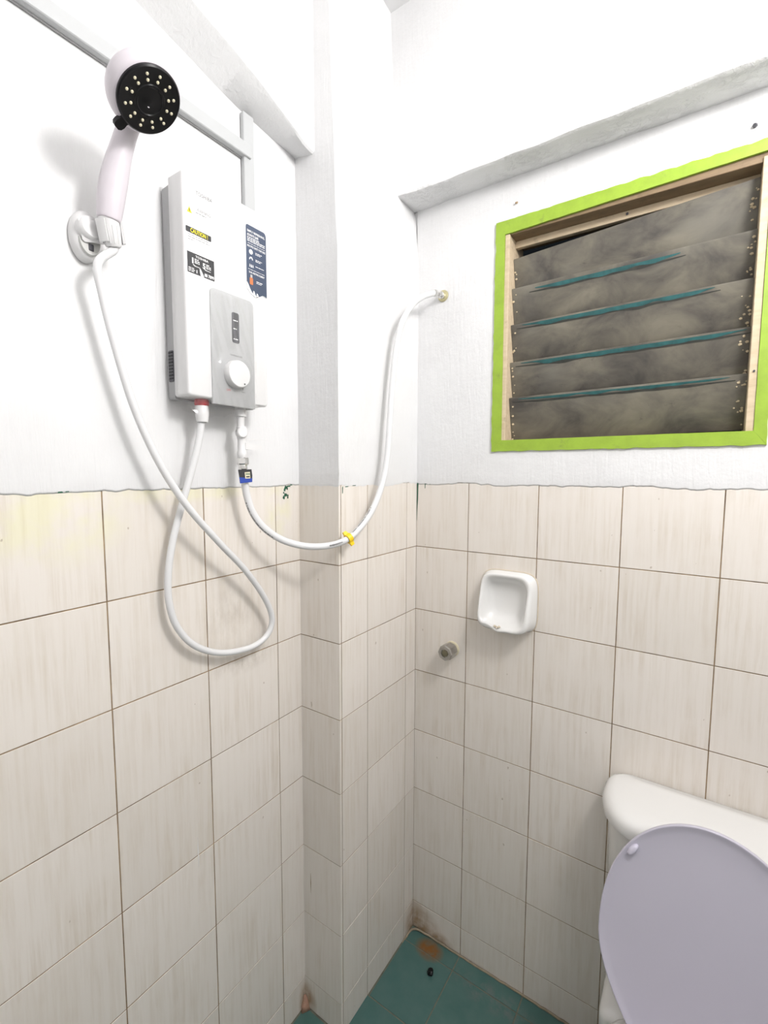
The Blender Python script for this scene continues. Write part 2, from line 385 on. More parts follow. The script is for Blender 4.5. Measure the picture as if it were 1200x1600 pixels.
# beam along the left wall, its underside sagging towards the pillar
bx = D + 0.065
sec = [(-1.9, 2.47, 2.44), (-1.0, 2.43, 2.385), (-0.763, 2.381, 2.346), (-0.696, 2.364, 2.332), (-0.552, 2.330, 2.302), (-0.41, 2.283, 2.291), (PY+0.01, 2.277, 2.288)]
fine = []
for i in range(len(sec)-1):
    for k in range(10):
        t = k/10; y, a, b_ = [sec[i][m]*(1-t)+sec[i+1][m]*t for m in range(3)]
        fine.append((y, a + noise.noise(Vector((y*14, 1, 2)))*0.004, b_ + noise.noise(Vector((y*14, 5, 2)))*0.004))
fine.append(sec[-1])
g = G().rings([[Vector((D-0.02, y, zi)), Vector((D+0.001, y, zi-0.003)), Vector((bx-0.006, y, zo-0.002)), Vector((bx-0.001, y, zo+0.002)), Vector((bx, y, zo+0.008)), Vector((bx, y, ZC)), Vector((D-0.02, y, ZC))] for y, zo, zi in fine])
g.make('beam', M_PLASTER, wl, sharp=35)

# ---- corner pillar
pl = [(Z0-0.0, 0, 0), (2.15, -0.004, -0.004), (2.25, -0.006, -0.012), (2.34, -0.010, -0.028), (2.58, -0.019, -0.040), (ZC, -0.026, -0.05)]
g = G()
plaster(g, lambda c, z, h: Vector((c, PY-h, z)), D-0.005, 0.0007, 2.05, seed=4)
plaster(g, lambda c, z, h: Vector((h, c, z)), PY-0.0007, 0.005, 2.05, seed=6)
rings = []
for z, xf, xb in [(2.05, 0.0007, 0.0007)] + [(a, b+0.002, c+0.002) for a, b, c in pl[1:]]:
    e = 0.0003 if z < 2.1 else 0.003
    rings.append([Vector((D-0.02, PY-0.0007, z)), Vector((xf-e, PY-0.0007, z)), Vector((xf, PY-0.0007+e, z)), Vector((xb, 0.01, z)), Vector((D-0.02, 0.01, z))])
g.rings(rings, True, False, True)
wc = tag(g.make('wall_corner', M_PLASTER), 'white plastered corner pillar with cream tiles below', kind='structure')
G().box((D-0.05, PY+0.0012, 0), (-0.0012, 0.02, Z0+0.06)).make('grout_bed', M_GROUT, wc)
G().box((D-0.05, PY+0.004, Z0+0.05), (-0.004, 0.02, 2.06)).make('pillar_core', M_PLASTER, wc)
for j in range(8):
    z0, z1 = ROWS[j], ROWS[j+1]
    w_ = -D + 0.001
    put_tile(wc, 'tile', ((D-0.001)/2, PY, (z0+z1)/2), (-1, 0, 0), (0, -1, 0), w_, z1-z0-GAP)
tile_wall(wc, lambda c, z: (0, c, z), (0, -1, 0), (1, 0, 0), [PY+0.0085, -0.2577, -0.0577, 0.0012])

# ---- right (window) wall
WX0, WX1, WZ0, WZ1 = 0.262, 0.816, 1.604, 2.174
g = G(); plaster(g, lambda c, z, h: Vector((c, -h, z)), -0.005, XR, 2.30, seed=9, hole=(WX0, WX1, WZ0, WZ1))
wr = tag(g.make('wall_right', M_PLASTER, smooth=True), 'white plaster window wall above cream tiles', kind='structure')
G().box((-0.02, 0.0012, 0), (XR, 0.12, Z0+0.02)).make('grout_bed', M_GROUT, wr)
g = G().box((-0.02, 0.004, Z0+0.02), (XR, 0.12, WZ0)).box((-0.02, 0.004, WZ1), (XR, 0.12, ZC)).box((-0.02, 0.004, WZ0), (WX0, 0.12, WZ1)).box((WX1, 0.004, WZ0), (XR, 0.12, WZ1))
g.make('wall_core', M_PLASTER, wr)
tile_wall(wr, lambda c, z: (c, 0, z), (1, 0, 0), (0, -1, 0), [-0.0008, 0.174, 0.374, 0.574, 0.774, 0.974, 1.174, 1.374, XR])
by = -0.093
rings = []
for k in range(61):
    x = -0.06 + (XR+0.06)*k/60; d1 = noise.noise(Vector((x*12, 3, 1)))*0.004; d2 = noise.noise(Vector((x*12, 9, 1)))*0.004
    lift = 0.007*math.exp(-((x+0.03)/0.05)**2)
    rings.append([Vector((x, 0.02, 2.292+d2)), Vector((x, -0.002, 2.291+d2)), Vector((x, by+0.008, 2.286+d1+lift)), Vector((x, by+0.001, 2.290+d1+lift)), Vector((x, by, 2.298+d1+lift)), Vector((x, by, ZC)), Vector((x, 0.02, ZC))])
G().rings(rings).make('beam', M_BEAM, wr, sharp=35)

# ---- floor, ceiling, unseen walls behind the camera
fl = tag(G().box((D-0.08, YB-0.08, -0.12), (XR+0.08, 0.12, -0.0016)).make('floor', M_FGROUT), 'teal tiled bathroom floor with pale joints', kind='structure')
fx = [D+0.002, -0.026, 0.174, 0.374, 0.574, 0.774, 0.974, 1.174, 1.374, XR]; fy = [-0.001, -0.0552, -0.2550, -0.4550, -0.6550, -0.8550, -1.0550, -1.2550, -1.4550, -1.6550, -1.8550]
for i in range(len(fx)-1):
    for j in range(len(fy)-1):
        x0, x1, y1, y0 = fx[i], fx[i+1], fy[j], fy[j+1]
        if x1 <= 0 and y1 > PY: y1 = PY - 0.002
        if x0 < 0 < x1 and y1 > PY and y0 >= PY: x0 = 0.002
        if y1 - y0 < 0.02 or x1 - x0 < 0.02: continue
        if x1 <= 0 and y0 > PY - 0.02: continue
        put_tile(fl, 'floor_tile', ((x0+x1)/2, (y0+y1)/2, 0), (1, 0, 0), (0, 0, 1), x1-x0-0.0035, y1-y0-0.0035, M_FLOOR, 'floor_tile', 0.0004)
tag(G().box((D-0.08, YB-0.08, ZC), (XR+0.08, 0.12, ZC+0.1)).make('ceiling', M_CEIL), 'plain white painted ceiling', kind='structure')
tag(G().box((XR, YB-0.08, -0.1), (XR+0.08, 0.12, ZC)).make('wall_side', M_PLASTER), 'plain white side wall beyond the toilet', kind='structure')
tag(G().box((D-0.08, YB-0.08, -0.1), (XR, YB, ZC)).make('wall_rear', M_PLASTER), 'plain white wall behind the viewer', kind='structure')
# cement fillet where tile meets floor
g = G()
pts = spline([(0.60, -0.004, 0.001), (0.4, -0.003, 0.002), (0.2, -0.004, 0.002), (0.09, -0.005, 0.003), (0.03, -0.008, 0.006), (0.008, -0.02, 0.004), (0.003, -0.05, 0.000), (0.001, -0.07, -0.002)], 16)
g.tube([Vector(p) + Vector((noise.noise(p*60), noise.noise(p*60+Vector((5, 0, 0))), 0))*0.002 for p in pts], 0.0033, 6)
tag(g.make('cement_fillet', simple('cement', (0.30, 0.25, 0.18), 0.9, noise_amt=0.4, nscale=50), fl, smooth=True), 'crumbly beige cement joint')
g = G().lathe((D+0.004, PY-0.004, 0.0), (0, 0, 1), [(0.016, 0), (0.012, 0.012), (0.006, 0.028), (0.002, 0.04)], 9)
g.v = [v + Vector((noise.noise(v*150), noise.noise(v*150+Vector((3, 0, 0))), 0))*0.005 for v in g.v]
tag(g.make('mortar_lump', simple('pinkish_mortar', (0.42, 0.25, 0.18), 0.9, noise_amt=0.4, nscale=80), fl, smooth=True), 'pinkish mortar lump')

# flecks of old dark green paint left along the tiling
def fleck(parent, to3, outline, name='paint_fleck', mat=None): return G().prism(outline, to3, -0.0005, 0.0006).make(name, mat or M_DKGREEN, parent)
lw = lambda u, v, h: Vector((D+h, u, v)); pw = lambda u, v, h: Vector((h, u, v)); rw = lambda u, v, h: Vector((u, -h, v)); fwp = lambda u, v, h: Vector((u, PY-h, v))
for k in range(16):
    u, v = -0.424 + random.uniform(-.008, .008), 1.472 + random.uniform(-.014, .014); s = random.uniform(.0012, .0036)
    fleck(wl, lw, [(u-s, v-s*.6), (u+s*.4, v-s*1.6), (u+s, v+s*.3), (u-s*.2, v+s*1.4)])
for u, v, a, b_ in ((-0.4135, 1.487, .006, .002), (-0.405, 1.49, .004, .0016), (-0.922, 1.489, .004, .0015), (-0.912, 1.490, .003, .0012)):
    fleck(wl, lw, [(u-a, v-b_), (u+a, v-b_*.6), (u+a*.7, v+b_), (u-a*.8, v+b_*.7)])
for u, v, a, b_ in ((-0.362, 1.479, .0014, .009), (-0.345, 1.487, .007, .0012), (-0.315, 1.489, .008, .001)):
    fleck(wc, pw, [(u-a, v-b_), (u+a*.4, v-b_*.8), (u+a, v+b_), (u-a*.8, v+b_*.7)])
fleck(wr, rw, [(0.0018, 1.372), (0.0028, 1.40), (0.0050, 1.44), (0.0062, 1.494), (0.0015, 1.494)])
for u, v, a, b_ in ((0.030, 1.481, .0014, .008), (0.034, 1.488, .006, .0014), (0.047, 1.488, .003, .0014), (0.014, 1.490, .007, .0016)):
    fleck(wr, rw, [(u-a, v-b_), (u+a*.4, v-b_*.8), (u+a, v+b_), (u-a*.8, v+b_*.7)])
# chipped streak in the glaze
fleck(wl, lw, [(-0.698, 0.735), (-0.6968, 0.70), (-0.6972, 0.665), (-0.6985, 0.70)], 'scratch', M_WINK)
fleck(wc, fwp, [(-0.107, 0.42), (-0.1060, 0.39), (-0.1066, 0.36), (-0.1078, 0.39)], 'scratch', M_GROUT)
g = G().lathe((0.7827, -0.0015, 2.2231), (-0.3, -1, -0.2), [(0.0045, -0.002), (0.0042, 0.004), (0.003, 0.007)], 7); tag(g.make('nail_plug', M_DARK, wr), 'dark nail plug in the plaster')
g = G().lathe((0.2947, -0.0015, 2.2245), (-0.3, -1, -0.5), [(0.0026, -0.002), (0.0022, 0.006)], 6); g.make('nail_plug', M_GROUT, wr)

# ------------------------------------------------------------------ louvred window
win = bpy.data.objects.new('window_1', None); COL.objects.link(win); win.location = (0.54, 0.03, 1.60); OFF[win] = Vector(win.location)
tag(win, 'lime green framed louvre window with grimy glass blades', kind='structure')
def jag(p, q, n, amp, seed):
    p, q = Vector(p), Vector(q); d = (q-p); nrm = Vector((-d.y, d.x)).normalized(); out = []
    for k in range(n+1):
        t = k/n; a = (noise.noise(Vector((t*d.length*40, seed, 1)))*1.2 + noise.noise(Vector((t*d.length*150, seed, 4)))*0.6)*amp
        out.append(tuple(p + d*t + nrm*a))
    return out
def frame_board(name, outer0, outer1, inner1, inner0, seed):
    poly = jag(outer0, outer1, 60, 0.0022, seed) + jag(inner1, inner0, 24, 0.0005, seed+9)
    return G().prism(poly, rw, -0.02, 0.0055).make(name, M_GREEN, win)
frame_board('frame_board', (0.241, 1.581), (0.241, 2.186), (0.266, 2.151), (0.269, 1.611), 1)
frame_board('frame_board', (0.241, 2.186), (0.838, 2.190), (0.815, 2.167), (0.266, 2.151), 2)
frame_board('frame_board', (0.838, 2.190), (0.8365, 1.582), (0.814, 1.612), (0.815, 2.167), 3)
frame_board('frame_board', (0.8365, 1.582), (0.241, 1.581), (0.269, 1.611), (0.814, 1.612), 4)
# timber lining
G().box((0.266, -0.003, 1.609), (0.2785, 0.11, 2.151), 0.001, 1).make('jamb_board', M_WOOD, win)
G().box((0.800, -0.003, 1.611), (0.8145, 0.11, 2.158), 0.001, 1).make('jamb_board', M_WOOD, win)
G().box((0.263, 0.001, 2.149), (0.8155, 0.11, 2.1735), 0.001, 1).make('head_board', M_WOODDARK, win)
G().box((0.2785, 0.044, 2.131), (0.800, 0.058, 2.149), 0.001, 1).make('head_stop', M_WOOD, win)
G().box((0.266, 0.001, 1.600), (0.8145, 0.11, 1.6115), 0.001, 1).make('sill_board', M_WOODDARK, win)
G().lathe((0.55, 0.044, 2.141), (0, -1, 0), [(0.003, 0), (0.003, 0.003)], 8).make('nail', M_DARK, win)
G().lathe((0.808, -0.003, 1.735), (0, -1, 0), [(0.0022, 0), (0.0022, 0.002)], 8).make('nail', M_DARK, win)
# blades: upper edge leans into the room, lower edge outwards
tops = [((0.2785, 2.097), (0.800, 2.136)), ((0.2785, 2.017), (0.800, 2.029)), ((0.2785, 1.922), (0.800, 1.932)), ((0.2785, 1.822), (0.800, 1.832)), ((0.2785, 1.727), (0.800, 1.735))]
for i, ((xa, za), (xb, zb)) in enumerate(tops):
    hgt = (0.118, 0.118, 0.118, 0.118, 0.1165)[i]; yt, yb = 0.021, 0.057; th = 0.005
    if i == 4: yb = 0.054
    if i == 0: yt, yb = 0.030, 0.062
    def bl(x, t, e, za=za, zb=zb, xa=xa, xb=xb, hgt=hgt, yt=yt, yb=yb):
        z = za + (zb-za)*(x-xa)/(xb-xa); return Vector((x, yt + (yb-yt)*t + e*0.95, z - hgt*t + e*0.3))
    n = 24; ring = []
    for k in range(n+1):
        x = xa + 0.0006 + (xb-xa-0.0012)*k/n
        ring.append([bl(x, 0.0, 0), bl(x, 0.03, -0.001), bl(x, 0.97, -0.001), bl(x, 1, 0), bl(x, 1, th), bl(x, 0.0, th)])
    ob = G().rings(ring).make('louvre_pane', M_GLASS, win, sharp=40)
    if i:
        s0, s1 = [(0, 0), (0.12, 0.74), (0.06, 0.87), (0.06, 0.985), (0.05, 0.94)][i]
        rr = []
        for k in range(41):
            t = k/40; x = xa + (xb-xa)*(s0+(s1-s0)*t); taper = min(1, 6*t+0.15, 6*(1-t)+0.15); wd = (0.072 + 0.045*noise.noise(Vector((x*25, i, 2))))*taper*(0.7 if i == 4 else 1)
            tt = 0.03 + (0.045 if i == 1 else 0.0)
            rr.append([bl(x, tt, -0.0017), bl(x, tt+wd, -0.0017), bl(x, tt+wd, -0.0005), bl(x, tt, -0.0005)])
        G().rings(rr).make('paint_smear', M_TEAL, ob)
        dd = []  # thin dark strip on the blade just below the teal smear
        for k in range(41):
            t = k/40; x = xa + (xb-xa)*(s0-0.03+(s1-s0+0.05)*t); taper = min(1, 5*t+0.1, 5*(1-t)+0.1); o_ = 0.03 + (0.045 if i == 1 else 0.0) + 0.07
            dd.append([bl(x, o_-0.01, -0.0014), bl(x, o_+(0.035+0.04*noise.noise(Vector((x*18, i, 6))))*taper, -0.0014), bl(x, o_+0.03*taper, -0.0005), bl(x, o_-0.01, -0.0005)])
        G().rings(dd).make('dark_line', M_DARKLINE, ob)
    for side, cnt in ((0, 6), (1, 14)):
        gg = G()
        for k in range(cnt):
            x = (xa + random.uniform(0.002, 0.012)) if side == 0 else (xb - random.uniform(0.002, 0.02)); t = random.uniform(0.1, 0.95); s = random.uniform(.0014, .0042)
            gg.lathe(bl(x, t, -0.001), (0, -1, 0.2), [(s, 0), (s*.7, 0.0012)], 5)
        tag(gg.make('putty_crumbs', M_CRUMB, ob), 'crumbs of old putty on the pane edge', kind='stuff')

# ------------------------------------------------------------------ cable trunking
tk = thing('cable_trunking', (D, -0.53, 2.11), 'white plastic cable trunking running along left wall above water heater', 'trunking')
def trunk(name, a, b, bev=0.0015): return G().box(a, b, bev, 1).make(name, M_TRUNK, tk)
trunk('channel', (D+0.0025, -1.88, 2.200), (D+0.019, -0.527, 2.228))
trunk('channel', (D+0.0025, -0.5435, 2.0), (D+0.014, -0.5155, 2.292))
G().box((D+0.0025, -1.88, 2.1985), (D+0.006, -0.5435, 2.2003)).make('base_strip', M_GREYPL, tk)

# ------------------------------------------------------------------ water heater
HX, HXF = D + 0.0283, D + 0.073
y0, y1, z0, z1 = -0.733, -0.5423, 1.6635, 2.0600
ht = thing('water_heater', (D+0.003, (y0+y1)/2, z0), 'white wall mounted instant water heater with silver control panel and stickers', 'water heater')
hp = lambda u, v, h: Vector((HXF+h, u, v))
rings = []
for x, ins in ((D+0.003, 0.004), (D+0.006, 0.001), (HX, 0.0)):
    rings.append([Vector((x, u, v)) for u, v in rrect(y0+0.001+ins, z0-0.004+ins, y1-0.001-ins, z1-0.011-ins, 0.006)])
bk = G().rings(rings).make('back_plate', M_GREYPL, ht, sharp=40)
rings = []
for x, ins in ((HX, 0.002), (HX+0.002, 0.0), (HXF-0.005, 0.0), (HXF-0.0015, 0.0012), (HXF, 0.004)):
    rings.append([Vector((x, u, v)) for u, v in rrect(y0+ins, z0+ins, y1-ins, z1-ins, 0.006)])
G().rings(rings).make('cover', M_WHITEPL, ht, sharp=50)
# vent grille on the side of the back plate
vg = G().prism(rrect(-0.1212, 1.693, -0.1058, 1.751, 0.003), lambda u, v, h: Vector((u, y0+0.001-h, v)), -0.002, 0.0012).make('vent_grille', M_DARK, ht)
for k in range(9):
    z = 1.698 + k*0.006
    G().box((-0.1195, y0-0.0012, z), (-0.1075, y0+0.0005, z+0.0022)).make('slat', M_BLACK, vg)
# control panel
pu0, pu1, pv0, pv1 = -0.683, -0.5797, 1.6545, 1.8725
rings = []
for h, ins in ((-0.003, 0), (0.002, 0), (0.003, 0.001)):
    rings.append([hp(u, v, h) for u, v in rrect(pu0+ins, pv0+ins, pu1-ins, pv1-ins, (0.002, 0.002, 0.010, 0.010))])
pn = G().rings(rings).make('control_panel', M_PANEL, ht, sharp=40)
PH = 0.003
G().prism(rrect(-0.6352, 1.780, -0.6180, 1.839, 0.004), hp, PH-0.001, PH+0.0005).make('display_window', M_DARK, pn)
text_mesh('TEMPERATURE', 'panel_print', M_GREYINK, hp, -0.6415, 1.7535, 0.030, 0.003, pn, PH)
text_mesh('OFF', 'panel_print', M_REDINK, hp, -0.652, 1.683, 0.010, 0.004, pn, PH)
text_mesh('MAX', 'panel_print', M_GREYINK, hp, -0.615, 1.684, 0.009, 0.0025, pn, PH)
for u, v in ((-0.640, 1.6905), (-0.612, 1.6895)):
    G().prism([(u, v), (u+0.0008, v), (u+0.0014, v+0.006), (u+0.0006, v+0.006)], hp, PH, PH+0.0003).make('tick_mark', M_INK, pn)
kc = Vector((HXF+PH, -0.6295, 1.7175))
kn = G().lathe(kc, (1, 0, 0), [(0.0275, 0), (0.0275, 0.003), (0.0265, 0.0125), (0.025, 0.0145), (0.021, 0.015)], 48).make('knob', M_WHITEPL, ht, sharp=35)
G().lathe(kc + Vector((0.015, 0.0105, -0.0185)), (1, 0, 0), [(0.0017, -0.001), (0.0017, 0.0004)], 12).make('knob_dot', M_INK, kn)
# printing and stickers on the cover
text_mesh('TOSHIBA', 'brand_lettering', M_GREYINK, hp, -0.7065, 2.0268, 0.0355, 0.0068, ht, bold=0.008)
wt = G().prism([(-0.7250, 1.9895), (-0.7148, 1.9895), (-0.7199, 2.0005)], hp, 0.0001, 0.0005).make('warning_triangle', M_YINK, ht)
G().prism([(-0.7205, 1.9915), (-0.7193, 1.9915), (-0.7190, 1.9965), (-0.7208, 1.9965)], hp, 0.0005, 0.0008).make('warning_mark', M_INK, wt)
text_mesh('WARNING', 'warning_print', M_GREYINK, hp, -0.7050, 1.9985, 0.029, 0.0055, ht)
def print_lines(name, mat, u, v, widths, dv, t, parent, h=0.0):
    gg = G()
    for k, ww in enumerate(widths):
        x = u
        while x < u + ww - 0.001:
            s = random.uniform(0.003, 0.008); gg.prism([(x, v-k*dv), (min(x+s, u+ww), v-k*dv), (min(x+s, u+ww), v-k*dv+t), (x, v-k*dv+t)], hp, h+0.0001, h+0.0003); x += s + 0.0012
    return tag(gg.make(name, mat, parent), 'rows of tiny print', kind='stuff')
for v_, w_ in ((1.8225, 0.011), (1.8065, 0.008), (1.7865, 0.011)): print_lines('display_print', M_WINK, -0.6322, v_, [w_], 0.003, 0.0018, pn, PH+0.0005)
print_lines('small_print', M_GREYINK, -0.7075, 1.9945, [0.022], 0.003, 0.0012, ht)
print_lines('small_print', M_PALEINK, -0.7075, 1.9905, [0.03, 0.026, 0.03, 0.02], 0.0032, 0.0011, ht)
cs = G().prism(rrect(-0.7285, 1.9550, -0.6758, 1.9650, 0.0015), hp, 0.0, 0.0004).make('caution_sticker', M_INK, ht)
text_mesh('CAUTION !', 'caution_lettering', M_YINK, hp, -0.7195, 1.9562, 0.036, 0.0076, cs, 0.0005, bold=0.02)
print_lines('small_print', M_GREYINK, -0.7245, 1.9515, [0.043, 0.045, 0.013], 0.0042, 0.0010, ht)
bs = G().prism([(-0.7272, 1.885), (-0.6708, 1.885), (-0.6708, 1.9215), (-0.7272, 1.9215)], hp, 0.0, 0.0004).make('warranty_sticker', M_INK, ht)
text_mesh('TOSHIBA', 'brand_lettering', M_WINK, hp, -0.7105, 1.9143, 0.027, 0.0042, bs, 0.0005, bold=0.015)
text_mesh('1', 'warranty_number', M_WINK, hp, -0.7180, 1.9025, 0.0030, 0.010, bs, 0.0005)
text_mesh('5', 'warranty_number', M_WINK, hp, -0.6960, 1.9005, 0.006, 0.010, bs, 0.0005, bold=0.03)
print_lines('small_print', M_WINK, -0.7125, 1.9105, [0.008, 0.010, 0.010], 0.0030, 0.0016, bs, 0.0004)
print_lines('small_print', M_WINK, -0.6885, 1.9085, [0.008, 0.010, 0.010], 0.0030, 0.0016, bs, 0.0004)
for u in (-0.7165, -0.694):
    G().prism([(u, 1.9005), (u+0.004, 1.8985), (u+0.015, 1.8985), (u+0.015, 1.8992), (u+0.006, 1.8995), (u+0.001, 1.9015)], hp, 0.0004, 0.0007).make('swoosh', M_WINK, bs)
G().prism([(-0.7025, 1.899), (-0.7000, 1.897), (-0.6955, 1.8895), (-0.6935, 1.885), (-0.7005, 1.885), (-0.7020, 1.892)], hp, 0.0004, 0.0007).make('swoosh', M_WINK, bs)
print_lines('small_print', M_WINK, -0.7255, 1.8930, [0.013, 0.013, 0.011], 0.0028, 0.0012, bs, 0.0004)
text_mesh('1', 'warranty_number', M_WINK, hp, -0.7095, 1.8875, 0.0018, 0.0055, bs, 0.0005)
text_mesh('88 7899', 'hotline_number', M_WINK, hp, -0.6925, 1.8868, 0.0205, 0.0062, bs, 0.0005, bold=0.03)
# tall navy sticker with a wave at its lower edge
su0, su1, sv0, sv1 = -0.5935, -0.5408, 1.8935, 2.0245
def wv(k):
    T_ = [(0, 1.8975), (0.2, 1.889), (0.4, 1.8848), (0.6, 1.888), (0.8, 1.8930), (1.0, 1.8920)]; t = k/16
    for (a, za), (b, zb) in zip(T_, T_[1:]):
        if t <= b + 1e-6: q = (t-a)/(b-a); q = q*q*(3-2*q); return za + (zb-za)*q
wave = [(su0 + (su1-su0)*k/16, wv(k)) for k in range(17)]
ns = G().prism([(su0, sv1-0.006)] + wave + [(su1, sv1-0.006), (su1-0.002, sv1-0.002), (su1-0.006, sv1), (su0+0.004, sv1), (su0+0.001, sv1-0.002)], hp, 0.0, 0.0004).make('feature_sticker', M_NAVY, ht)
crest = []
for k in range(16, -1, -1):
    t = k/16; lift = 0.0028 + 0.011*max(0, 1-t/0.28)**0.8 - 0.002*t
    crest.append((su0+0.0003+(su1-su0-0.0006)*t, wv(k)+lift))
G().prism([(u, v+0.0004) for u, v in wave] + crest, hp, 0.0004, 0.0007).make('wave_print', M_WINK, ns)
for uu, hh in ((0.0165, 0.009), (0.0255, 0.0075)):
    b0 = wv(int(uu/0.0527*16)) + 0.001
    G().prism([(su0+uu, b0), (su0+uu+0.010, b0-0.0015), (su0+uu+0.005, b0+0.003), (su0+uu+0.0025, b0+hh), (su0+uu, b0+hh+0.001), (su0+uu-0.001, b0+0.004)], hp, 0.0004, 0.0007).make('wave_print', M_WINK, ns)
text_mesh('SIMPLY REFRESHING,', 'feature_lettering', M_WINK, hp, su0+0.003, 2.0100, 0.046, 0.0050, ns, 0.0005, bold=0.02)
text_mesh('ALWAYS SAFE', 'feature_lettering', M_WINK, hp, su0+0.003, 2.0030, 0.029, 0.0050, ns, 0.0005, bold=0.02)
print_lines('small_print', M_WINK, su0+0.003, 1.9995, [0.033, 0.046, 0.046], 0.0034, 0.0016, ns, 0.0004)
print_lines('dotted_rule', M_WINK, su0+0.004, 1.9885, [0.045], 0.003, 0.0007, ns, 0.0004)
text_mesh('MULTIPLE SAFETY FEATURES', 'feature_lettering', M_WINK, hp, su0+0.003, 1.9815, 0.047, 0.0040, ns, 0.0005, bold=0.02)
for v, kind in ((1.9730, 0), (1.9595, 1), (1.9460, 2)):
    if kind == 0: poly = [(su0+0.012+0.0048*math.cos(2*math.pi*k/20), v+0.0048*math.sin(2*math.pi*k/20)) for k in range(20)]
    elif kind == 1: poly = [(su0+0.012+0.0048*math.cos(math.pi*k/12), v-0.002+0.0058*math.sin(math.pi*k/12)) for k in range(13)] + [(su0+0.012-0.0026*math.cos(math.pi*k/12), v-0.002+0.0032*math.sin(math.pi*k/12)) for k in range(13)]
    else: poly = None
    if poly: G().prism(poly, hp, 0.0004, 0.0007).make('icon', M_WINK, ns)
    else:
        for q in range(3): G().prism([(su0+0.0075+q*0.004, v-0.003-(q == 1)*.001), (su0+0.0098+q*0.004, v-0.003), (su0+0.0098+q*0.004, v+0.001), (su0+0.0083+q*0.004, v+0.003)], hp, 0.0004, 0.0007).make('icon', M_WINK, ns)
    print_lines('small_print', M_WINK, su0+0.0235, v+0.001, [0.017, 0.013] if kind != 2 else [0.022], 0.0028, 0.0012, ns, 0.0004)
print_lines('dotted_rule', M_WINK, su0+0.004, 1.9375, [0.045], 0.003, 0.0007, ns, 0.0004)
text_mesh('DUAL HEATING ELEMENT', 'feature_lettering', M_WINK, hp, su0+0.006, 1.9305, 0.041, 0.0038, ns, 0.0005, bold=0.02)
G().prism(rrect(su0+0.0075, 1.908, su0+0.016, 1.922, 0.002), hp, 0.0004, 0.0007).make('tank_picture', M_ORANGE, ns)
G().prism(rrect(su0+0.0095, 1.922, su0+0.0145, 1.928, 0.001), hp, 0.0004, 0.0007).make('tank_picture', M_PANEL, ns)
print_lines('small_print', M_WINK, su0+0.025, 1.9175, [0.016, 0.013], 0.003, 0.0012, ns, 0.0004)
# clear protective film, creased over the panel and hanging loose below
def film_sheet(name, f, nu, nv):
    gg = G(); gg.v = [f(i/nu, j/nv) for j in range(nv+1) for i in range(nu+1)]
    gg.f = [(j*(nu+1)+i, j*(nu+1)+i+1, (j+1)*(nu+1)+i+1, (j+1)*(nu+1)+i) for j in range(nv) for i in range(nu)]
    return gg.make(name, M_FILM, ht, smooth=True)
def f1(s, t):
    u = pu0-0.004 + (pu1-pu0+0.006)*s; v = pv0-0.001 + (pv1-pv0-0.004)*t
    h = 0.0052 + 0.0022*noise.noise(Vector((s*5+t*1.5, t*2.2, 3))) + 0.0022*noise.noise(Vector((s*14+t*7, t*4, 8)))
    d = math.hypot(u-kc.y, v-kc.z); h += 0.014*max(0, 1-max(0, d-0.0265)/0.022)**1.6
    if d < 0.030: h = max(h, 0.0205)
    return hp(u, v, h)
film_sheet('clear_film', f1, 40, 70)
def f2(s, t):
    u = -0.738 + 0.158*s; drop = 0.030*(0.35+0.65*math.sin(math.pi*min(1, s*1.08))**0.7) + 0.006*noise.noise(Vector((s*9, 2, 2)))
    x = HXF - 0.002 - 0.042*t + 0.004*noise.noise(Vector((s*8, t*3, 5)))
    return Vector((x, u, z0 - 0.002 - drop*t*0.9 + 0.003*noise.noise(Vector((s*16, t*6, 1)))))
film_sheet('loose_film', f2, 48, 10)
def f3(s, t): return Vector((HXF+0.0035+0.0015*math.sin(3*s), y1-0.045+0.045*s, z0-0.0015-0.004*t*(1-s) + 0.001*math.sin(9*s)))
film_sheet('loose_film', f3, 10, 2)
def f4(s, t):
    a = Vector((HX+0.012, y0-0.0005, z0+0.012)); b_ = Vector((HX+0.022, y0+0.036, z0-0.029)); c = a.lerp(b_, s); wd = 0.002 + 0.004*s
    return c + Vector((0.3*wd*(t-.5)*2 + 0.001*math.sin(14*s), wd*(t-.5)*2, 0.0012*math.sin(22*s+3*t)))
film_sheet('film_strip', f4, 16, 3)
# outlet and inlet spigots
ox, oy = D+0.045, -0.6870
G().lathe((ox, oy, z0+0.004), (0, 0, -1), [(0.0095, 0), (0.0125, 0.004), (0.0135, 0.007), (0.0135, 0.014), (0.012, 0.016)], 28).make('outlet_ring', M_RED, ht, sharp=40)
ix, iy = D+0.045, -0.5945
G().lathe((ix, iy, z0+0.003), (0, 0, -1), [(0.011, 0), (0.011, 0.012), (0.0125, 0.013), (0.0125, 0.026), (0.0115, 0.027)], 24).make('inlet_nut', M_WHITEPL, ht, sharp=40)

